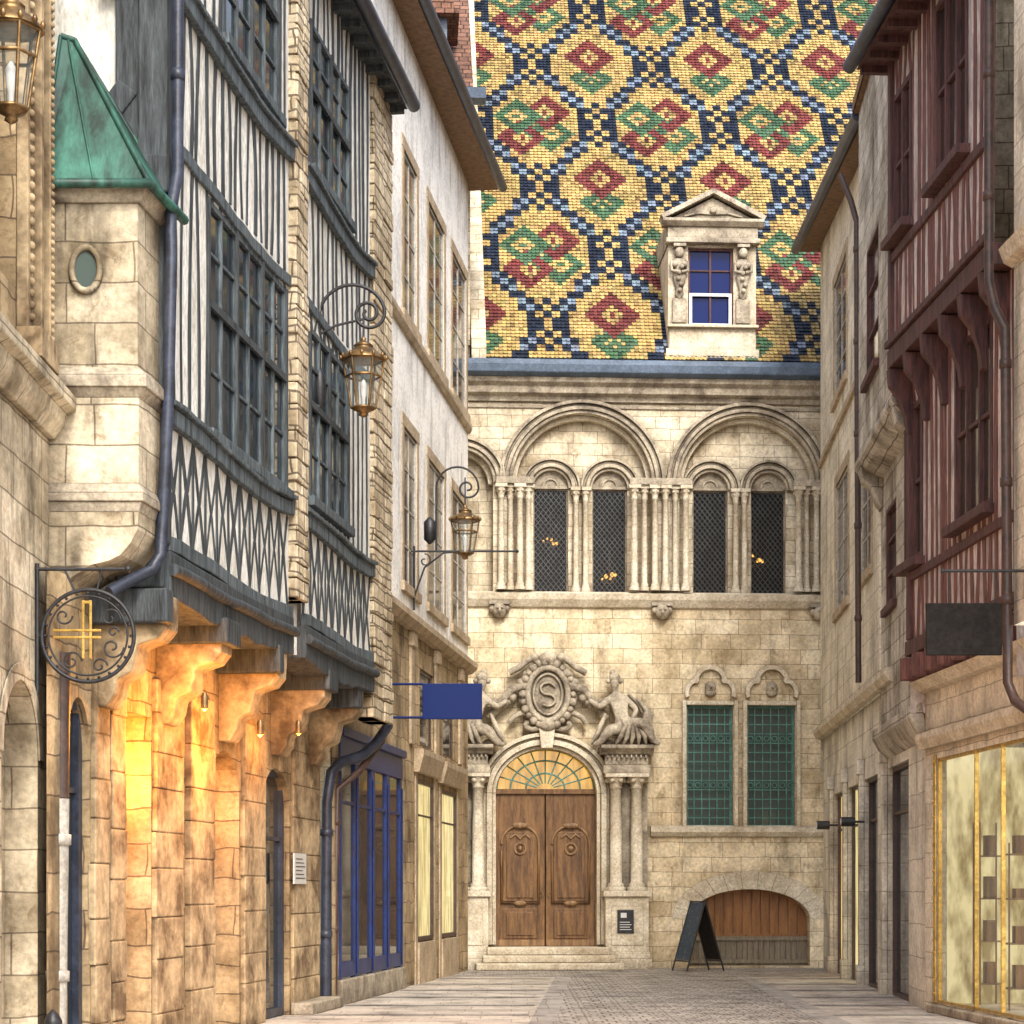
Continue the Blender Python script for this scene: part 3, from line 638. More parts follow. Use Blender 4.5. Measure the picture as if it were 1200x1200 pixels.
for s in (-1,1):
    c=dw[0]-.19 if s<0 else dw[1]+.19; mb=MB(); zz0,zz1=ZD(352),t0-.02
    h=zz1-zz0
    mb.lathe(c,.3,[(.03,zz0),(.09,zz0+.08),(.07,zz0+.2),(.12,zz0+.35),(.14,zz0+.5),(.1,zz0+.62),(.15,zz0+.8),(.14,zz0+h-.35),(.06,zz0+h-.28)],12,0,True,1,.7)
    mb.ball(c,.34,zz1-.17,.1,1,1,1.2); mb.box(c-.13,c+.13,.25,.42,zz1-.06,zz1); mb.ball(c-.1,.34,zz1-.42,.07); mb.ball(c+.1,.34,zz1-.42,.07); mb.tube([(c-.16,.32,zz1-.35),(c-.17,.36,zz1-.55),(c-.03,.42,zz1-.6)],.035); mb.tube([(c+.16,.32,zz1-.35),(c+.17,.36,zz1-.55),(c+.03,.42,zz1-.6)],.035)
    for k in range(5): mb.ball(c+.04*math.sin(k*2),.4,zz0+.15+.12*k,.05,n=5)
    mb.box(c-.14,c+.14,.25,.31,ZD(380),zz0)
    T.part('caryatid',mb,M_trimdark,FV,parent=dor)
# ================================================================== neighbour behind, left of patterned roof
T=Thing('corner_house','pale stone house with lead dormer beside the mansion roof','building',(-5,44,0))
mb=MB(); mb.wall(-9,.13,12.2,17.9,[],.03,.2); mb.quad((.13,.03,12.2),(.13,-8,12.2),(.13,-8,17.9),(.13,.03,17.9)); mb.box(-.2,.13,.03,.12,12.9,17.7)
T.part('upper_wall',mb,M_limeup,FV)
mb=MB(); mb.prof([(.03,17.9),(.3,17.95),(.35,18.15),(.03,18.2)],-9,.45); T.part('gutter',mb,M_lead,FV)
mb=MB(); mb.quad((-9,.03,18.15),(.2,.03,18.15),(.2,-4,22.5),(-9,-4,22.5)); T.part('roof',mb,M_rtile,FV)
mb=MB(); mb.box(-1.4,-.35,-1.2,.1,18.2,19.7,0); mb.box(-1.2,-.55,.1,.13,18.4,19.5,1); T.part('lead_dormer',mb,[M_lead,M_glass],FV)
mb=MB(); mb.prism([(-1.6,19.7),(-.15,19.7),(-.35,20.3),(-1.4,20.3)],-1.3,.3); mb.box(-1.65,-.1,-1.3,.36,19.66,19.76); T.part('dormer_roof',mb,M_rtile,FV)
# ================================================================== WHITE HOUSE (left far)
T=Thing('rendered_house','tall white rendered house with brown overhanging eaves and stone shopfront','building',FL.w((8,0,0)))
uA,uB=FL.Y(29.45),FL.Y(41.6)
H=[]
for (a,b) in ((473,488),(502,520),(530,546)):
    ua,ub=FL.U(a),FL.U(b); H.append((ua,ub,11.25,13.95)); H.append((ua,ub,6.75,9.35))
def tallwindows(T,F,H):
    for h in H:
        window(T,F,*h,-.05,2,4,M_pipewh,M_glassr,.05,.02,dep=.035)
        mb=MB(); a,b,c,t=h
        mb.box(a-.2,a-.002,-.02,.015,c,t); mb.box(b+.002,b+.2,-.02,.015,c,t); mb.box(a-.22,b+.22,-.02,.02,t,t+.2); mb.box(a-.24,b+.24,-.02,.06,c-.16,c-.001); T.part('window_surround',mb,M_frame,F,bevel=.005)
mb=MB(); mb.wall(uA,uB,6.15,16.2,H,0,.07); T.part('upper_wall',mb,M_render,FL)
tallwindows(T,FL,H)
mb=MB(); mb.prof([(0,10.9),(.05,10.9),(.09,10.98),(.09,11.06),(0,11.1)],uA,uB); T.part('string_course',mb,M_frame,FL)
mb=MB(); mb.prof([(0,6.0),(.1,6.02),(.2,6.12),(.2,6.22),(0,6.28)],uA,uB); T.part('string_course',mb,M_frame,FL)
roof(T,FL,uA+1.2,uB+.4,16.15,.38,0,4.5,4.5,sof=M_soffit,ov1=.6,raft=False); body(T,FL,uA,uB,6,16.2,8,M_render)
g1=(FL.U(397),FL.U(470),0,3.9); sB=[(FL.U(488),FL.U(507),.75,3.55),(FL.U(516),FL.U(534),.75,3.5)]
mz=[(FL.U(492),FL.U(507),4.15,5.5),(FL.U(519),FL.U(532),4.15,5.5)]
mb=MB(); u28=FL.Y(28.3); mb.wall(u28,uB,0,6.02,[g1,*sB,*mz],0,.12); T.part('ground_floor_wall',mb,M_brown,FL)
for h in sB:
    w=window(T,FL,*h,-.05,1,[.78],M_pipebr,M_warm2,.07,.02,name='shop_window')
    mb=MB(); mb.box(h[0]-.22,h[0]-.02,0,.03,0,h[3]+.1); mb.box(h[1]+.02,h[1]+.22,0,.03,0,h[3]+.1); mb.prof([(0,h[3]+.1),(.1,h[3]+.1),(.18,h[3]+.4),(.18,h[3]+.5),(0,h[3]+.5)],h[0]-.3,h[1]+.3); mb.box(h[0]-.02,h[1]+.02,-.05,.06,.0,.72); T.part('shop_surround',mb,M_frame,FL,bevel=.01)
for h in mz: window(T,FL,*h,-.06,1,2,M_pipebr,M_glass,.06,.03,dep=.03)
for u in (FL.U(481),FL.U(510),FL.U(538)):
    mb=MB(); mb.box(u-.18,u+.18,0,.05,4.1,6.0); mb.box(u-.22,u+.22,0,.09,5.75,5.98); T.part('pilaster',mb,M_frame,FL,bevel=.01)
mb=MB(); a,b,_,t=g1; n=4
mb.box(a,b,-.08,.03,3.45,3.8); mb.box(a-.05,b+.05,-.08,.09,3.8,3.92); 
us=[a+(b-a)*k/n for k in range(n+1)]
for k,u in enumerate(us): 
    w_=.15
    mb.box(max(a,u-w_),min(b,u+w_),-.06,.015,.01,3.45); mb.box(max(a,u-w_*.35),min(b,u+w_*.35),.015,.035,.4,3.3)
for k in range(n): mb.box(us[k],us[k+1],-.06,.012,.38,.6); mb.box(us[k],us[k+1],-.06,.008,2.85,2.9)
w=T.part('shopfront',mb,M_blue,FL,bevel=.006,label='deep blue painted wooden shopfront with tall panes')
mb=MB(); mb.box(a,b,-.1,-.02,.45,3.45); T.part('glass_pane',mb,M_glass,FL,parent=w)
mb=MB(); mb.box(a-.1,b+.1,-.03,.08,.0,.36); T.part('plinth',mb,M_trimdark,FL,bevel=.02)
# ================================================================== HALF-TIMBERED HOUSES (left)
def lozenge(mb,u0,u1,z0,z1,step=.40,w=.065,d0=0,d1=.008):
    n=max(1,round((u1-u0)/step)); s=(u1-u0)/n
    for i in range(n):
        a=u0+i*s; m_=a+s/2; b=a+s; zm=(z0+z1)/2+random.uniform(-.06,.06); j=lambda:random.uniform(-.04,.04); w1=w*random.uniform(.7,1.3)
        mb.beam((a+j(),z0),(m_-.02,zm),w1,d0,d1); mb.beam((m_,zm+.002),(b+j(),z1),w1,d0,d1+.001); mb.beam((b+j(),z0),(m_+.02,zm),w1,d0,d1+.002); mb.beam((m_,zm),(a+j(),z1),w1,d0,d1+.003)
        mb.beam((a+j()*.5,z0),(a+j()*.5,z1),w*.9,d0,d1+.004)
def timberhouse(name,label,u0,u1,wins,top):
    T=Thing(name,label,'house',FJ.w(((u0+u1)/2,0,0)))
    holes=[w[:4] for w in wins]
    mb=MB(); mb.wall(u0,u1,4.75,top,holes,0,.1); T.part('plaster_wall',mb,M_plaster,FJ)
    f=MB()
    lozenge(f,u0+.08,u1-.05,4.85,5.92)
    studs(f,u0,u1,6.12,8.55,holes,.26,.095,0,.01); studs(f,u0,u1,8.7,10.0,[],.26,.095,0,.01); studs(f,u0,u1,10.2,top,holes,.26,.10,0,.01)
    T.part('timber_frame',f,M_timber,FJ)
    def wavy(z,h,d,amp=.03,n=14,m=M_timberg):
        b=MB(); ph=random.uniform(-.6,.6)
        pts=[(u0+(u1-u0)*i/n, z-amp*math.sin(pi*i/n)+.03*math.sin(6*i/n+ph)+random.uniform(-.012,.012)) for i in range(n+1)]
        top_=[(p[0],p[1]+h/2) for p in pts]; bot=[(p[0],p[1]-h/2) for p in pts]
        b.prism(bot+top_[::-1],0,d); T.part('rail_beam',b,m,FJ,bevel=.01)
    wavy(6.01,.16,.08,.06); wavy(6.12,.05,.12,.06); wavy(8.64,.13,.04,.08); wavy(10.1,.17,.08,.12); wavy(10.21,.05,.12,.12); wavy(4.82,.14,.06)
    b=MB(); n=14
    tp=[(u0+(u1-u0)*i/n,4.76-.03*math.sin(pi*i/n)) for i in range(n+1)]; bt=[(u0+(u1-u0)*i/n,4.33-.07*math.sin(pi*i/n)+random.uniform(-.03,.03)) for i in range(n+1)]
    b.prism(bt+tp[::-1],-.35,.07)
    b.tube([(p[0],.09,p[1]-.17+random.uniform(-.012,.012)) for p in tp],.06,8)
    T.part('jetty_beam',b,M_timber,FJ,bevel=.02,label='thick carved sagging dark jetty beam')
    for w in wins:
        window(T,FJ,w[0],w[1],w[2],w[3],-.04,w[4],[.27,.55,.78],M_timberg,M_glass,.06,.020,sill=.09,dep=.05)
        g=MB(); g.box(w[0],w[1],.0,.03,w[2]+(w[3]-w[2])*.55-.04,w[2]+(w[3]-w[2])*.55+.04)
        for i in range(w[4]+1):
            if i%2==0 or i==w[4]: u=w[0]+(w[1]-w[0])*i/w[4]; g.box(u-.035,u+.035,.0,.028,w[2],w[3])
        T.part('mullion',g,M_timber,FJ)
    return T
uj=lambda y:FJ.Y(y)
T1=timberhouse('half_timbered_house','black and white half-timbered house jettied over stone arcade',uj(18.95),uj(23.6),
  [(uj(20.35),uj(23.45),6.2,8.5,6,0),(uj(20.9),uj(23.1),10.35,12.3,4,0)],13.2)
mb=MB(); mb.wall(-4.8,FJ.o[0]-.42,4.4,13.2,[],0,.1)
FS=Frame(0,18.93,1,0)
T1.part('gable_wall',mb,M_plaster,FS)
mb=MB(); x1=FJ.o[0]
mb.box(x1-.42,x1+.02,-.04,.1,4.4,13.2); mb.box(x1-.2,x1+.07,-.1,.16,4.8,13.2); mb.box(x1-1.0,x1-.3,0,.05,11.9,12.1); mb.beam((x1-.9,8.2),(x1-.3,9.0),.22,0,.13)
for z in (8.0,9.9): mb.box(x1-.55,x1+.1,-.1,.2,z,z+.35)
T1.part('corner_post',mb,M_timber,FS,bevel=.02)
roof(T1,FJ,uj(18.7),uj(23.75),13.4,.35,0,4.5,5,raft=False); body(T1,FJ,uj(18.95),uj(23.6),4.4,13.3,8,M_plaster,d=-.05,near=False)
T2h=timberhouse('half_timbered_house','narrow black and white half-timbered house with rubble quoin wall',uj(24.2),uj(28.1),
  [(uj(24.6),uj(26.7),6.35,8.4,4,0),(uj(24.65),uj(26.8),10.35,12.1,4,0)],13.0)
roof(T2h,FJ,uj(23.9),uj(29.4),13.0,.3,0,4.5,4.5,sof=M_timber); body(T2h,FJ,uj(24.2),uj(29.4),4.4,12.9,8,M_plaster,d=-.05)
def quoinpier(T,F,u0,u1,z0,z1,dd,lab='rubble stone firewall between houses'):
    mb=MB(); z=z0
    while z<z1:
        h=random.uniform(.16,.32); h=min(h,z1-z)
        if z1-z<.06: break
        e=random.uniform(-.05,.05); g=.012
        mid=random.uniform(.35,.65)
        m_=u0+(u1-u0)*mid+e
        mb.box(u0+random.uniform(-.04,.03),m_-g/2,-.3,dd+random.uniform(-.015,.015),z,z+h-g); mb.box(m_+g/2,u1+random.uniform(-.03,.04),-.3,dd+random.uniform(-.015,.015),z,z+h-g)
        z+=h
    mb.box(u0+.02,u1-.02,-.3,dd-.025,z0,z1)
    T.part('quoin_wall',mb,M_quoin,F,label=lab,bevel=.018)
quoinpier(T1,FJ,uj(23.62),uj(24.18),5.0,13.2,.10); quoinpier(T2h,FJ,uj(28.12),uj(29.4),4.0,12.85,.06)
# stone ground floor under jetties
T=T1
ug=lambda px:FG.U(px)
Hg=[(ug(79),ug(105),0,3.35,.5),(ug(147),ug(177),0,3.35),(ug(246),ug(280),0,3.2,.45),(ug(308),ug(339),0,3.15,.5)]
mb=MB(); mb.wall(0,FG.Y(28.25),0,4.4,Hg,0,.62); mb.quad((FG.Y(28.25),0,0),(FG.Y(28.25),-1,0),(FG.Y(28.25),-1,4.4),(FG.Y(28.25),0,4.4)); T.part('stone_arcade',mb,M_brown,FG)
mb=MB(); mb.box(FG.Y(19.0),FG.Y(28.6),-.1,.5,4.36,4.40); T.part('jetty_soffit',mb,M_soffit,FG)
for (a,b,dd) in ((106,123,.05),(129,146,.02),(178,210,.05),(217,245,.07),(282,307,.05),(341,372,.03)):
    mb=MB(); z=0; ua,ub=ug(a),ug(b)
    while z<3.5:
        h=random.uniform(.3,.6); o=random.uniform(0,.012); e0,e1=random.uniform(-.03,.03),random.uniform(-.03,.03)
        if random.random()<.35:
            m_=ua+(ub-ua)*random.uniform(.3,.7)
            mb.box(ua-e0,m_,-.02,dd+o,z+.003,z+h-.004); mb.box(m_+.005,ub+e1,-.02,dd+o*.5,z+.003,z+h-.004)
        else: mb.box(ua-e0,ub+e1,-.02,dd+o,z+.003,z+h-.004)
        z+=h
    mb.box(ua+.02,ub-.02,-.02,dd-.008,0,z)
    T.part('stone_pier',mb,M_pier,FG,bevel=.014)
for i,px in enumerate((118,190,262,322,364)):
    u=ug(px); w_=.21; mb=MB()
    mb.prof([(-.02,3.3),(.12,3.3),(.2,3.42),(.22,3.55),(.36,3.62),(.4,3.78),(.41,3.86),(.6,3.92),(.68,4.02),(.69,4.2),(.69,4.34),(-.02,4.34)],u-w_,u+w_)
    T.part('corbel',mb,M_pier,FG,bevel=.025)
    mb=MB()
    if i%2: mb.box(u-w_-.05,u+w_+.05,-.1,.76,4.1,4.36)
    else: mb.box(u-w_-.14,u-w_+.08,-.1,.74,4.05,4.36)
    T.part('joist_end',mb,M_timber,FG,bevel=.02)
h=Hg[0]; window(T,FG,h[0],h[1],0.02,h[3],-.14,1,[.75],M_pipe,M_glass,.1,.03,name='door')
h=Hg[1]; window(T,FG,h[0],h[1],.02,h[3],-.60,2,[.3,.75],M_brass,M_amber,.06,.03,name='lit_shop_window')
h=Hg[2]; mb=MB(); mb.box(h[0],h[1],-.62,-.56,0,h[3]); T.part('blocked_doorway',mb,M_pier,FG)
h=Hg[3]; window(T,FG,h[0],h[1],.02,h[3],-.14,1,[.72],M_pipe,M_glass,.1,.03,name='door')
u,z=FG.P(353,1018,.08); mb=MB(); mb.box(u-.34,u+.34,.05,.07,z-.2,z+.2,0)
for k in range(6): mb.box(u-.26,u+.26-.07*(k%3),.07,.074,z-.13+k*.05,z-.118+k*.05,1)
T.part('information_plaque',mb,[M_white,M_pipe],FG)
mb=MB(); mb.box(ug(340),ug(376)+.1,.0,.3,.0,.16); T.part('stone_step',mb,M_trimdark,FG,bevel=.02)
mb=MB(); mb.box(ug(176),ug(250),.0,.2,0,.12); T.part('stone_step',mb,M_trimdark,FG,bevel=.02)
def amberlamp(F,u,d,z,en,r=.05,lab='small brass spotlight glowing amber under the jetty'):
    L=Thing('soffit_lamp',lab,'lamp',F.w((u,d,z)),'amber lamps under the jetties')
    mb=MB(); mb.lathe(u,d,[(.035,z-.02),(.04,z+.1),(.02,z+.14)],12); L.part('housing',mb,M_brass,F); mb=MB(); mb.ball(u,d,z-.02,.02,n=6); L.part('bulb',mb,M_bulb,F)
    li=bpy.data.lights.new('amber_lamp_light','POINT'); li.energy=en; li.color=(1,.36,.035); li.shadow_soft_size=r
    o=bpy.data.objects.new('light_source',li); scene.collection.objects.link(o); o.parent=L.e; wx=F.w((u,d,z-.1)); o.location=(wx[0]-L.base[0],wx[1]-L.base[1],wx[2]-L.base[2])
amberlamp(FG,ug(158),.7,3.4,120); amberlamp(FG,ug(225),.75,3.3,120); amberlamp(FG,ug(292),.6,3.5,34)
um=(Hg[1][0]+Hg[1][1])/2-.1; amberlamp(FG,um,-.3,2.9,80,lab='brass downlight glowing amber inside the recessed opening')
um=(Hg[2][0]+Hg[2][1])/2; amberlamp(FG,um,-.3,2.6,16,lab='brass downlight glowing amber inside the recessed opening')
# ================================================================== NEAR STONE HOUSE with oriel (left)
T=Thing('stone_house','weathered stone house with corbelled oriel turret and green copper roof','house',(-5,16,0))
fy=lambda y:y-10.0
wn=(fy(15.2),fy(17.0),6.6,12.5); ar=(fy(16.45),fy(17.7),0,3.35,.6)
mb=MB(); mb.wall(fy(10),fy(18.3),0,5.75,[ar],0,.3); T.part('lower_wall',mb,M_near,FN)
mb=MB(); mb.wall(fy(10),fy(18.3),5.75,13.5,[wn],-.02,.3); T.part('upper_wall',mb,M_brown,FN); body(T,FN,0,fy(18.3),0,13.5,6,M_near,near=True,d=-.05)
mb=MB(); mb.box(ar[0],ar[1],-.34,-.28,0,ar[3]); T.part('blind_arch',mb,M_near,FN)
mb=MB(); mb.arch((ar[0]+ar[1])/2,ar[3]-.62,.63,.78,0,.02); T.part('arch_moulding',mb,M_near,FN,bevel=.01)
window(T,FN,*wn,-.25,2,4,M_brass,M_glassr,.08,.04)
mb=MB()
mb.box(wn[1]+.02,wn[1]+.2,-.02,.08,6.3,12.6); mb.box(wn[1]+.24,wn[1]+.34,-.02,.14,6.3,12.6); mb.box(wn[1]+.4,wn[1]+.62,-.02,.06,6.1,12.6); mb.box(wn[1]+.75,wn[1]+.85,-.02,.1,5.9,13)
for k in range(60): mb.ball(wn[1]+.11,.08,6.4+k*.1,.04,n=4)
for k in range(90): mb.ball(wn[1]+.8,.1,6.4+k*.07,.03,n=4)
mb.box(wn[1]+.0,wn[1]+.66,-.02,.2,6.05,6.3)
T.part('carved_window_surround',mb,M_pier,FN,bevel=.008)
mb=MB(); mb.prof([(0,5.6),(.06,5.6),(.14,5.72),(.16,5.82),(.24,5.86),(.24,5.98),(0,6.04)],0,fy(18.25)); T.part('cornice',mb,M_near,FN,bevel=.01)
FO=Frame(-4.1,18.15,1,0)
xw=.79
def ZO(py): return EYE+(HZ-py)*18.15/FOC
ob=MB()
def tier(z0,z1,e0,e1=None,bd=.75):
    e1=e0 if e1 is None else e1
    ob.add([(-.02,e0,z0),(xw+e0,e0,z0),(xw+e0+.1,-bd,z0),(-.02,-bd,z0),(-.02,e1,z1),(xw+e1,e1,z1),(xw+e1+.1,-bd,z1),(-.02,-bd,z1)],[(0,1,2,3),(4,5,6,7),(0,1,5,4),(1,2,6,5),(2,3,7,6),(3,0,4,7)])
tier(ZO(566),ZO(466),0); tier(ZO(430),ZO(238),-.01)
T.part('oriel_turret',ob,M_near,FO,label='corbelled stone turret with small oval window')
for grp in (((466,455,.0,.06),(455,441,.08,.08),(441,430,.08,.0)),((600,588,.0,.03),(588,578,.05,.05),(578,566,.05,.0)),((238,222,.02,.1),)):
    ob=MB()
    for p0,p1,e0,e1 in grp: tier(ZO(p0),ZO(p1),e0,e1)
    T.part('oriel_moulding',ob,M_trimdark,FO,bevel=.01)
ob=MB()
prof=[(.79,600),(.78,620),(.72,636),(.63,650),(.52,657),(.36,662),(.2,676),(.08,692),(0,700)]
for i in range(len(prof)-1):
    (x0,p0),(x1,p1)=prof[i],prof[i+1]
    z0,z1=ZO(p0),ZO(p1)
    ob.add([(-.02,0,z0),(x0,0,z0),(x0+.1,-.75,z0),(-.02,-.75,z0),(-.02,0,z1),(x1,0,z1),(x1+.1,-.75,z1),(-.02,-.75,z1)],[(0,1,5,4),(1,2,6,5),(2,3,7,6),(3,0,4,7)])
T.part('oriel_corbel',ob,M_near,FO)
cx=(101-600)*18.15/FOC+4.1; cz=ZO(316)
mb=MB(); mb.tube([(cx+.125*math.cos(2*pi*i/28),.02,cz+.19*math.sin(2*pi*i/28)) for i in range(29)],.03,8); w=T.part('oval_window',mb,M_near,FO)
mb=MB(); mb.prism([(cx+.12*math.cos(2*pi*i/28),cz+.18*math.sin(2*pi*i/28)) for i in range(28)],-.02,.012); T.part('glass_pane',mb,M_glassg,FO,parent=w)
mb=MB(); ze_=ZO(221); A=(-.06,.14,ze_); B=(xw+.12,.14,ze_); C=(xw+.28,-.8,ze_-.02); Dk=(-.06,-.8,ze_); zt_=EYE+(HZ-42)*18.6/FOC; p1=(.0,-.45,zt_); p2=(.12,-.5,zt_-.02)
mb.add([A,B,C,Dk,p1,p2],[(0,1,5,4),(1,2,5),(2,3,4,5),(3,0,4),(0,1,2,3)])
mb.tube([A,p1],.02,6); mb.tube([B,p2],.028,6); mb.tube([C,p2],.022,6); mb.tube([p1,p2],.03,6)
for k in (.5,): q=tuple(A[i]+(B[i]-A[i])*k for i in range(3)); q2=tuple(p1[i]+(p2[i]-p1[i])*k for i in range(3)); mb.tube([q,q2],.012,6)
mb.tube([A,B,C],.045,8)
T.part('copper_roof',mb,M_copper,FO)
def pipeT(label,pts,r,mat,F=FW):
    L=Thing('downpipe',label,'drainpipe',F.w(pts[-1]))
    mb=MB(); mb.tube(pts,r,12); 
    for i in range(len(pts)-1):
        a,b=Vector(pts[i]),Vector(pts[i+1]); l=(b-a).length
        if l>1.5:
            n=int(l/1.7)
            for k in range(n+1):
                c=a+(b-a)*((k+.3)/(n+1)); t=(b-a).normalized(); mb.tube([c-t*.05,c-t*.045,c+t*.045,c+t*.05],[r,r*1.25,r*1.25,r],12)
    L.part('pipe',mb,mat,F)
W=lambda px,py,Y:((px-600)*Y/FOC,Y,EYE+(HZ-py)*Y/FOC)
pipeT('dark blue grey downpipe bending under the jetty',[W(209,-120,18.7),W(208,200,18.7),W(200,250,18.68),W(201,300,18.66),W(197,470,18.66),W(191,600,18.66),W(188,650,18.66),W(178,668,18.6),W(160,676,18.5),W(128,694,18.3)],.055,M_pipe)
pipeT('brown upper downpipe with pale lower sleeve',[W(73,765,18.0),W(71,935,18.0)],.075,M_pipebr)
pipeT('pale lower downpipe sleeve standing on pavement',[W(70,936,18.0),(W(66,0,18.0)[0],18.0,0.02)],.085,M_pipewh)
pipeT('dark downpipe curving beside the blue shopfront',[W(455,850,29.6),W(440,872,29.2),W(425,885,28.9),W(400,893,28.5),W(388,905,28.3),W(383,940,28.3),W(381,1178,28.3)],.075,M_pipe)
pipeT('second dark downpipe under the jetty',[W(448,868,29.8),W(420,905,28.8),W(395,925,28.6),(W(391,0,28.6)[0],28.6,.02)],.05,M_pipebr)
pipeT('dark brown downpipe along the timber front',[W(1159,-100,22.4),W(1159,330,22.4),W(1166,362,22.3),W(1178,385,22.2),W(1181,800,22.2),W(1190,822,22.1),W(1215,840,21.6)],.055,M_pipebr)
pipeT('long dark downpipe on cream rendered front',[W(985,205,33.2),W(997,235,33.0),W(1004,260,32.9),W(1006,800,32.9)],.05,M_pipebr)
# ================================================================== RIGHT SIDE
T=Thing('rendered_house','tall cream stone house with overhanging eaves and shop pillars','building',FR.w((10,0,0)))
ua,ub=FR.Y(32.2),FR.Y(42.2)
Hr=[(FR.U(992),FR.U(978),11.0,13.2),(FR.U(994),FR.U(980),6.9,9.3),(FR.U(1021),FR.U(1009),6.9,9.3),(FR.U(1021),FR.U(1009),11.0,13.2)]
mb=MB(); mb.wall(ua,ub,4.75,15.0,Hr,0,.07); T.part('upper_wall',mb,M_renderR,FR)
tallwindows(T,FR,Hr)
mb=MB(); mb.prof([(0,4.72),(.08,4.74),(.15,4.84),(.15,4.92),(0,4.96)],FR.Y(30.4),ub); T.part('string_course',mb,M_trim,FR)
mb=MB(); mb.prof([(0,10.3),(.06,10.3),(.06,10.42),(0,10.45)],ua,ub); T.part('string_course',mb,M_frame,FR)
roof(T,FR,ua,ub+.4,13.9,.28,0,4.5,4,ze1=15.1,ov1=.42,sof=M_soffit,raft=False); body(T,FR,ua,ub,4,13.9,8,M_renderR)
Hs=[(FR.U(985),FR.U(974),0,3.5),(FR.U(1003),FR.U(990),0,3.5),(FR.U(1024),FR.U(1009),0,3.5),(FR.U(1060),FR.U(1036),0,3.5)]
mb=MB(); mb.wall(FR.Y(27.55),ub,0,4.73,Hs,-.06,.4); T.part('ground_floor_wall',mb,M_limeR,FR)
for i,h in enumerate(Hs):
    window(T,FR,*h,-.2,1,[.8],M_pipebr,(M_warm,M_warm2,M_glass,M_glass)[i],.06,.03,name='shop_window')
    mb=MB(); e=h[1]; mb.box(e+.03,e+.3,-.06,.02,0,3.85); mb.box(e+.0,e+.33,-.06,.06,0,.35); mb.box(e+.0,e+.33,-.06,.06,3.6,3.85); T.part('pilaster',mb,M_limeR,FR,bevel=.012)
T=Thing('narrow_stone_house','narrow grey weathered stone house with stepped corbels','house',FR.w((2,0,0)))
a0,b0=FR.Y(27.6),FR.Y(32.15)
hU=[(FR.U(1028,.35),FR.U(1014,.35),9.3,11.3)]; hL=[(FR.U(1052,0),FR.U(1040,0),5.9,7.4)]
mb=MB(); mb.wall(a0,b0,8.2,14.0,hU,.33,.15); mb.quad((b0,.33,8.2),(b0,-3,8.2),(b0,-3,14),(b0,.33,14)); mb.quad((a0,.33,8.2),(a0,-3,8.2),(a0,-3,14),(a0,.33,14)); T.part('upper_wall',mb,M_greyst,FR)
mb=MB(); mb.wall(a0,FR.Y(31.8),3.95,8.2,hL,.02,.15); mb.quad((a0,.02,3.9),(a0,-3,3.9),(a0,-3,8.2),(a0,.02,8.2)); T.part('lower_wall',mb,M_greyst,FR)
for h in hU: window(T,FR,*h,.26,1,3,M_redd,M_glassr,.06,.03,sill=.42)
for h in hL: window(T,FR,*h,-.05,1,3,M_redd,M_glassr,.06,.03,sill=.1)
for u in (a0+.25,b0-.4):
    mb=MB(); mb.prof([(0.02,7.5),(.1,7.6),(.2,7.85),(.32,7.95),(.38,8.2),(.0,8.2)],u-.2,u+.2); T.part('corbel',mb,M_greyst,FR,bevel=.02)
mb=MB(); mb.prof([(.0,7.95),(.3,8.1),(.4,8.22),(.4,8.32),(.3,8.32)],a0,b0); T.part('corbel_course',mb,M_greyst,FR,bevel=.02)
mb=MB(); mb.prof([(-.1,3.6),(.05,3.75),(.16,3.95),(.16,4.1),(.0,4.15)],a0-.1,FR.Y(31.8)); T.part('corbel_course',mb,M_greyst,FR,bevel=.02)
roof(T,FR,a0,b0,14.0,.1,.33,4.5,3,gut=False,raft=False)
T=Thing('half_timbered_house','oxblood red half-timbered house with bracketed jetty over shop','house',FR1.w((2.3,0,0)))
a0,b0=0.0,FR1.Y(27.5)
F1=lambda px,d:FR1.U(px,d)
wt=[(F1(1135,.25),F1(1097,.25),10.3,12.5,3,[.5]),(F1(1069,.25),F1(1048,.25),10.3,12.2,2,[.5])]
wl=[(F1(1164,0),F1(1120,0),6.1,8.3,3,[.5]),(F1(1082,0),F1(1061,0),6.0,8.1,2,[.5])]
mb=MB(); mb.wall(a0,b0,8.72,13,[w[:4] for w in wt],.25,.1); T.part('upper_plaster',mb,M_pinkpl,FR1)
mb=MB(); mb.wall(a0,b0,4.6,8.72,[w[:4] for w in wl],0,.1); T.part('lower_plaster',mb,M_pinkpl,FR1)
f=MB(); studs(f,a0,b0,8.9,13,[w[:4] for w in wt],.235,.11,.25,.260); studs(f,a0,b0,4.95,8.6,[w[:4] for w in wl],.235,.11,0,.010); T.part('timber_frame',f,M_red,FR1)
for bx in ((a0,b0,-.02,.32,8.6,8.85),(a0,b0,.24,.36,8.87,8.96),(a0,b0,.24,.30,10.0,10.12),(a0,b0,-.02,.08,4.75,4.95),(a0,b0,-.02,.05,5.75,5.87),(a0,b0,.24,.36,12.75,13.0),(b0-.16,b0+.01,-.02,.06,4.97,8.58),(b0-.14,b0+.01,.2,.31,8.98,12.74)):
    b=MB(); b.box(*bx); T.part('rail_beam',b,M_redd,FR1,bevel=.012)
for w in wt: window(T,FR1,*w[:4],.2,w[4],w[5],M_redd,M_glassr,.08,.03,sill=.42,dep=.07)
for w in wl: window(T,FR1,*w[:4],-.05,w[4],w[5],M_redd,M_glassr,.08,.03,sill=.16,dep=.07)
for i in range(6):
    u=a0+.3+i*(b0-a0-.4)/5; mb=MB(); mb.prof([(0,7.7),(.07,7.72),(.1,7.95),(.2,8.2),(.32,8.35),(.34,8.58),(0,8.58)],u-.07,u+.07); T.part('bracket',mb,M_redd,FR1,bevel=.01)
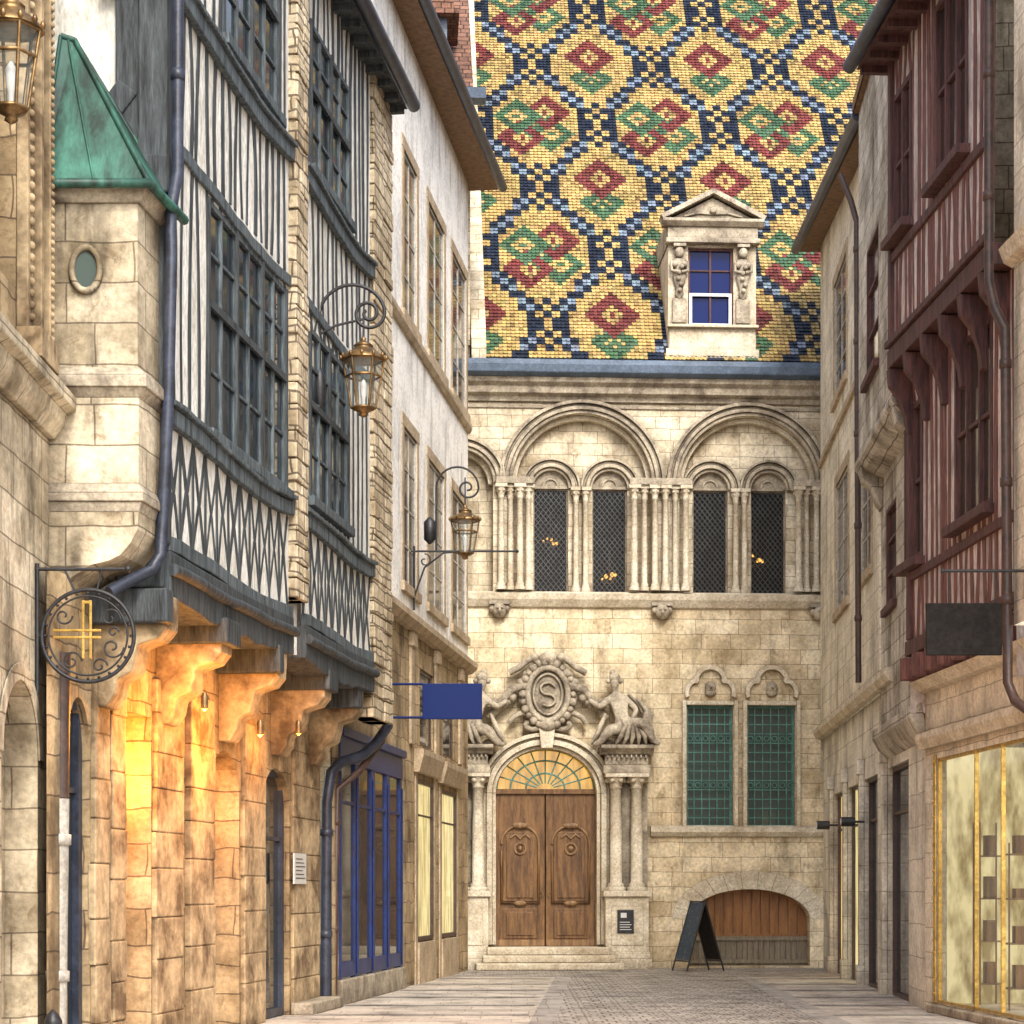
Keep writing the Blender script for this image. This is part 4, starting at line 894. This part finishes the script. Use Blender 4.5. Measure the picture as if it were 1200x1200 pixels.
for i in range(8):
    u=a0+.15+i*(b0-a0-.3)/7; mb=MB(); mb.box(u-.1,u+.1,-.3,.16,4.42,4.72); T.part('joist_end',mb,M_red,FR1,bevel=.015)
roof(T,FR1,a0-.2,b0+.25,12.9,.45,.25,4.5,3.5,sof=M_redd); body(T,FR1,a0,b0,4,12.9,8,M_pinkpl)
sw=(FR1.Y(20.0),F1(1098,-.2),.14,3.35)
mb=MB(); mb.wall(FR1.Y(15),FR1.Y(27.5),0,4.5,[sw],-.2,.12); T.part('shop_wall',mb,M_renderR,FR1)
mb=MB(); a,b,c,t=sw; mb.quad((a,-2.2,0),(b,-2.2,0),(b,-2.2,3.5),(a,-2.2,3.5)); mb.quad((b,-.33,0),(b,-2.2,0),(b,-2.2,3.5),(b,-.33,3.5)); mb.box(a,b-.01,-2.19,-.34,.08,.13,1)
T.part('shop_interior',mb,[M_shopin,M_trim],FR1)
mb=MB()
for u in (b-.02,F1(1141,-.2),F1(1172,-.2)): mb.box(u-.022,u+.008,-.26,-.21,.14,3.35)
mb.box(a,b,-.26,-.22,3.31,3.35); mb.box(a,b,-.26,-.21,.14,.18); w=T.part('shop_window',mb,M_gold,FR1)
mb=MB(); mb.box(a,b,-.25,-.242,.17,3.32); T.part('glass_pane',mb,M_clear,FR1,parent=w)
for k in range(7):
    u=b-.45-k*.62; dd=-.75-.5*(k%2); mb=MB(); hgt=(2.5,1.2,2.2,1.5)[k%4]
    for z in [q*.55+.4 for q in range(int(hgt/.55))]: mb.box(u-.16,u+.16,dd-.16,dd+.16,z,z+.02)
    for su,sd in ((-.16,-.16),(.14,-.16),(-.16,.14),(.14,.14)): mb.box(u+su,u+su+.02,dd+sd,dd+sd+.02,.14,hgt)
    for z in [q*.55+.42 for q in range(int(hgt/.55))]: mb.box(u-.09,u+.06,dd-.08,dd+.05,z,z+random.uniform(.12,.35))
    T.part('display_stand',mb,M_brass if k%2 else M_door,FR1,bevel=.004)
mb=MB(); mb.box(b+.01,b+.11,-.2,-.175,.14,3.4)
for k in range(18):
    for q in (.04,.08): mb.ball(b+q,-.175,.25+k*.18+random.uniform(-.03,.03),.018,n=4)
T.part('gilded_panel',mb,M_gold,FR1,bevel=.01)
mb=MB(); mb.box(FR1.Y(15),F1(1092,-.2),-.2,-.12,0,.12); T.part('plinth',mb,M_trimdark,FR1,bevel=.02)
mb=MB(); mb.prof([(-.2,3.5),(-.12,3.5),(-.06,3.62),(-.06,3.7),(-.2,3.75)],FR1.Y(15),b0); T.part('shop_cornice',mb,M_trim,FR1)
mb=MB(); mb.prof([(-.2,4.25),(-.1,4.28),(.02,4.4),(-.2,4.42)],FR1.Y(15),b0); T.part('shop_cornice',mb,M_trim,FR1)
T=Thing('stone_house','beige dressed stone house next to red timber front','house',FR1.w((-3,0,0)))
mb=MB(); mb.wall(FR1.Y(15),FR1.Y(22.3),4.5,14,[(FR1.Y(17),FR1.Y(18.2),6,8.5)],.2,.15); mb.quad((FR1.Y(22.3),.2,4.5),(FR1.Y(22.3),-.5,4.5),(FR1.Y(22.3),-.5,14),(FR1.Y(22.3),.2,14)); T.part('upper_wall',mb,M_renderR,FR1)
window(T,FR1,FR1.Y(17),FR1.Y(18.2),6,8.5,.08,2,4,M_pipewh,M_glass)
roof(T,FR1,FR1.Y(15),FR1.Y(22.3),14,.3,.2,raft=False); mb=MB(); mb.prof([(.2,8.4),(.3,8.45),(.36,8.6),(.2,8.66)],FR1.Y(15),FR1.Y(22.35)); T.part('string_course',mb,M_trim,FR1)
for px,py in ((963,967),(992,963)):
    y=38 if px<970 else 34; x,_,z=W(px,py,y); L=Thing('wall_spotlight','small black cylindrical wall spotlight on stone pillar','lamp',(x,y,z),'wall spotlights')
    mb=MB(); mb.tube([(x-.09,y,z),(x+.14,y,z)],.08,12); mb.tube([(x,y,z),(x+.3,y,z)],.02,6); L.part('housing',mb,M_iron)
    mb=MB(); mb.tube([(x-.092,y,z),(x-.096,y,z)],.055,12); L.part('lens',mb,M_white)
# ================================================================== LANTERNS
def lantern(cx,cy,zt,h,G,r=None):
    L=G; r=r or h*.26
    z1=zt-h*.28; z0=zt-h*.88
    mb=MB(); n=6
    for k in range(n):
        a=2*pi*k/n; mb.tube([(cx+r*math.cos(a),cy+r*math.sin(a),z1),(cx+r*.58*math.cos(a),cy+r*.58*math.sin(a),z0)],h*.014,6)
    for rr,z in ((r,z1),(r*.58,z0),(r*.86,z0+(z1-z0)*.66)):
        mb.tube([(cx+rr*math.cos(2*pi*k/n),cy+rr*math.sin(2*pi*k/n),z) for k in range(n+1)],h*.016,6)
    mb.lathe(cx,cy,[(r*.6,z0),(r*.5,z0-h*.03),(r*.2,z0-h*.06),(r*.25,z0-h*.09),(.005,z0-h*.12)],6)
    L.part('lantern_frame',mb,M_brass)
    mb=MB(); mb.lathe(cx,cy,[(r*1.12,z1),(r*1.1,z1+h*.02),(r*.85,z1+h*.08),(r*.5,z1+h*.13),(r*.45,z1+h*.17),(r*.5,z1+h*.18),(r*.3,z1+h*.22),(r*.1,z1+h*.24),(r*.14,z1+h*.27),(.004,z1+h*.3)],12)
    for k in range(12):
        a=2*pi*k/12; mb.ball(cx+r*1.1*math.cos(a),cy+r*1.1*math.sin(a),z1+h*.035,h*.022,1,1,1.6,n=4)
    L.part('lantern_cap',mb,M_brass)
    mb=MB(); mb.lathe(cx,cy,[(r*.56,z0+.01),(r*.97,z1-.01)],6,0,False); L.part('lantern_glass',mb,M_clear)
    mb=MB(); mb.lathe(cx,cy,[(h*.02,z0),(h*.025,z0+h*.12),(h*.04,z0+h*.16),(h*.045,z0+h*.3),(h*.01,z0+h*.36)],10); L.part('lantern_burner',mb,M_white)
def spiral(cx,y,cz,r0,r1,a0,a1,n=26): return [(cx+(r0+(r1-r0)*i/n)*math.cos(a0+(a1-a0)*i/n),y,cz+(r0+(r1-r0)*i/n)*math.sin(a0+(a1-a0)*i/n)) for i in range(n+1)]
Y=25.2; x0=W(374,0,Y)[0]; xl=W(426,0,Y)[0]; zt=W(0,398,Y)[2]
L=Thing('wall_lantern','brass lantern on large black iron scroll bracket, half-timbered front','lantern',(x0,Y,W(0,480,Y)[2]),'lanterns on iron wall brackets')
mb=MB(); zb=W(0,490,Y)[2]; zk=W(0,372,Y)[2]
mb.tube([(x0,Y,zb),(x0,Y,zk)],.025,8)
s=W(413,365,Y); Rr=(s[0]-x0)
mb.tube([(s[0]-Rr*math.cos(t),Y,zk+Rr*.98*math.sin(t)) for t in [pi*i/20 for i in range(0,21)]][:19]+spiral(s[0]+Rr*.48,Y,zk+.05,Rr*.5,.04,.3,-10.4,40),.022,8)
mb.tube([(xl,Y,zt+.02),(xl,Y,zk+.0)],.014,6)
mb.tube([(x0,Y,zb+.2),(x0-.3,Y,zb+.2)],.018,6); mb.tube([(x0,Y,zk),(x0-.3,Y,zk)],.018,6)
mb.tube([(x0-.02,Y,zb)]+spiral(x0-.1,Y,zb,.09,.02,0,-5,16),.014,6)
mb.tube([(x0+.02,Y,zk-.2),(x0+.2,Y,zk-.1),(xl,Y,zk-.02)],.016,6)
mb.ball(x0+.01,Y-.05,zb+.35,.1,.8,.8,2.6)
L.part('bracket',mb,M_iron); lantern(xl,Y,zt+.02,.98,L)
Y=34.8; x0=W(492,0,Y)[0]; xl=W(545,0,Y)[0]; zt=W(0,594,Y)[2]; zb=W(0,646,Y)[2]
L=Thing('wall_lantern','brass lantern on scrolled iron bracket of white rendered house','lantern',(x0,Y,zb-.5),'lanterns on iron wall brackets')
mb=MB(); mb.tube([(x0-.1,Y,W(0,715,Y)[2]),(x0-.1,Y,W(0,640,Y)[2])],.02,6); mb.tube([(x0-.15,Y,zb),(W(606,0,Y)[0],Y,zb)],.018,6); mb.ball(W(606,0,Y)[0],Y,zb,.03)
mb.tube([(x0-.1,Y,W(0,700,Y)[2]),(x0+.08,Y,W(0,665,Y)[2]),(x0+.4,Y,zb-.03),(x0+.7,Y,zb)],.016,6)
mb.tube(spiral(x0+.08,Y,zb-.16,.12,.02,pi/2,-5,20),.013,6)
z5=W(0,572,Y)[2]; c=W(525,572,Y)
mb.tube([(x0+.28,Y,zb),(x0+.28,Y,z5)]+[(c[0]+.16-.36*math.cos(t),Y,z5+.36*math.sin(t)) for t in [pi*i/12 for i in range(1,13)]]+spiral(c[0]+.33,Y,z5,.19,.03,0,-8,24),.018,8)
mb.tube([(xl,Y,zt),(xl,Y,z5+.18)],.012,6); mb.lathe(xl-.6,Y,[(.02,zb+.12),(.1,zb+.2),(.1,zb+.5),(.02,zb+.58)],10)
L.part('bracket',mb,M_iron); lantern(xl,Y,zt+.02,.92,L)
Y=15.6; xl=W(13,0,Y)[0]; zt=W(0,-8,Y)[2]
L=Thing('wall_lantern','large brass lantern hanging by carved stone house','lantern',(xl,Y,zt-1),'lanterns on iron wall brackets')
mb=MB(); mb.tube([(-4.1,Y,zt+.5),(xl,Y,zt+.5),(xl,Y,zt)],.022,8); mb.tube([(-4.1,Y,zt-.1),(-3.95,Y,zt+.3),(xl,Y,zt+.48)],.018,8); L.part('bracket',mb,M_iron); lantern(xl,Y,zt,1.0,L,.22)
# ---- circular iron sign
Y=17.6; c=W(103,745,Y); L=Thing('hanging_sign','round wrought iron sign with gilded cross emblem on bracket','sign',c)
x,_,z=c; rr=54*Y/FOC
mb=MB(); ring=lambda r,t:mb.tube([(x+r*math.cos(2*pi*i/40),Y,z+r*math.sin(2*pi*i/40)) for i in range(41)],t,8)
ring(rr,.018); ring(rr*.86,.009)
for k in range(24): a=2*pi*k/24; mb.ball(x+rr*.93*math.cos(a),Y,z+rr*.93*math.sin(a),.014,n=5)
zt=W(0,667,Y)[2]; mb.tube([(-4.12,Y,zt),(W(150,0,Y)[0],Y,zt)],.016,8); mb.ball(W(150,0,Y)[0],Y,zt,.03); mb.tube([(x-.2,Y,zt),(x-.12,Y,z+rr)],.01,6); mb.tube([(x+.12,Y,zt),(x+.08,Y,z+rr)],.01,6)
mb.tube([(-4.08,Y,zt+.05),(-4.08,Y,z-.5)],.018,8); mb.tube([(-4.08,Y,z),(x-rr,Y,z)],.012,6)
for cx_,cz_,r_,a_ in ((.19,.15,.09,7),(.21,-.1,.1,-8),(.1,-.26,.07,7),(-.14,-.22,.09,8),(-.21,.17,.08,-7),(.22,.03,.05,6)):
    mb.tube(spiral(x+cx_,Y,z+cz_,r_,.015,0,a_,22),.009,6)
L.part('iron_ring',mb,M_iron)
mb=MB(); Yf=Y-.03
mb.box(x-.045,x-.022,Yf-.012,Yf+.012,z-.2,z+.3); mb.box(x+.018,x+.041,Yf-.012,Yf+.012,z-.2,z+.3)
mb.box(x-.29,x+.12,Yf-.015,Yf+.015,z+.03,z+.052); mb.box(x-.29,x+.12,Yf-.015,Yf+.015,z-.03,z-.008)
mb.box(x-.045,x+.041,Yf-.010,Yf+.010,z+.27,z+.295)
L.part('gilded_cross',mb,M_gold,bevel=.004)
Y=32.6; L=Thing('hanging_sign','plain deep blue rectangular sign on a thin iron rod','sign',W(530,822,Y))
mb=MB(); a=W(495,843,Y); b=W(565,801,Y); mb.box(a[0],b[0],Y-.03,Y+.03,a[2],b[2]); L.part('sign_panel',mb,M_bluesign,bevel=.01)
mb=MB(); mb.tube([(W(455,0,Y)[0],Y,b[2]-.01),(W(496,0,Y)[0],Y,b[2]-.01)],.02,6); mb.tube([(W(455,0,Y)[0],Y,a[2]+.03),(W(496,0,Y)[0],Y,a[2]+.03)],.02,6); L.part('rod',mb,M_bluesign)
Y=21.0; L=Thing('hanging_sign','plain black rectangular sign board hung from iron rod','sign',W(1130,738,Y))
mb=MB(); a=W(1085,768,Y); b=W(1174,707,Y); mb.box(a[0],b[0],Y-.025,Y+.025,a[2],b[2]); L.part('sign_panel',mb,M_dksign,bevel=.008)
mb=MB(); zr=W(0,669,Y)[2]; mb.tube([(W(1105,0,Y)[0],Y,zr),(5.75,Y,zr)],.016,8); mb.ball(W(1105,0,Y)[0],Y,zr,.025)
for px in (1112,1166): mb.tube([(W(px,0,Y)[0],Y,zr),(W(px,0,Y)[0],Y,b[2])],.008,6)
L.part('rod',mb,M_iron)
cx,cy=(818-600)*41.0/FOC,41.0
L=Thing('sandwich_board','folding black A-frame pavement sign with dark written poster','sign',(cx,cy,0))
mb=MB(); H_=1.42
for y_ in (-.42,.42):
    for sx in (-.3,.3): mb.tube([(cx+sx,cy+y_,.02),(cx+sx*.95,cy,H_)],.018,6)
    for z in (.22,H_-.02):
        k=1-z/H_; mb.tube([(cx-.3,cy+y_*k,z),(cx+.3,cy+y_*k,z)],.016,6)
L.part('board_frame',mb,M_iron)
mb=MB(); k=1-.24/H_; mb.add([(cx-.29,cy-.42*k-.01,.24),(cx+.29,cy-.42*k-.01,.24),(cx+.28,cy-.01,H_-.04),(cx-.28,cy-.01,H_-.04)],[(0,1,2,3)]); L.part('poster',mb,M_poster)
mb=MB(); mb.add([(cx-.29,cy+.42*k,.24),(cx+.29,cy+.42*k,.24),(cx+.28,cy+.01,H_-.04),(cx-.28,cy+.01,H_-.04)],[(0,1,2,3)]); L.part('back_panel',mb,M_dksign)
L.e.rotation_euler=(0,0,R(-66)) 
x=W(62,0,17.4)[0]; L=Thing('bollard','small black round-topped bollard beside the wall','bollard',(x,17.4,0))
mb=MB(); mb.lathe(x,17.4,[(.1,0.01),(.1,.05),(.06,.08),(.055,.42),(.08,.45),(.08,.5),(.05,.56),(.01,.6)],14); L.part('post',mb,M_iron)
# ================================================================== LIGHT, SKY, CAMERA
w=bpy.data.worlds.new('World'); scene.world=w; w.use_nodes=True; nt=w.node_tree; bg=nt.nodes['Background']
sky=N(nt,'ShaderNodeTexSky'); sky.sky_type='NISHITA'; sky.sun_disc=False
el,az=R(42),R(13)
sky.sun_elevation=el; sky.sun_rotation=pi-az; sky.dust_density=3; sky.air_density=1
hs=N(nt,'ShaderNodeHueSaturation'); hs.inputs['Saturation'].default_value=.6; nt.links.new(sky.outputs[0],hs.inputs['Color']); nt.links.new(hs.outputs[0],bg.inputs[0]); bg.inputs[1].default_value=.35
sl=bpy.data.lights.new('sun','SUN'); sl.energy=2.4; sl.angle=R(14); sl.color=(1,.94,.83)
so=bpy.data.objects.new('sun',sl); scene.collection.objects.link(so)
dirv=Vector((-math.sin(az)*math.cos(el),math.cos(az)*math.cos(el),-math.sin(el))); so.rotation_euler=dirv.to_track_quat('-Z','Y').to_euler(); so.location=(0,0,40)
cam=bpy.data.cameras.new('camera'); co=bpy.data.objects.new('camera',cam); scene.collection.objects.link(co); scene.camera=co
co.location=(0,0,EYE); co.rotation_euler=(R(90),0,0); cam.lens=72; cam.sensor_width=36; cam.shift_y=(HZ-600)/1200; cam.clip_end=2000
scene.view_settings.view_transform='Standard'; scene.view_settings.look='None'; scene.view_settings.exposure=0
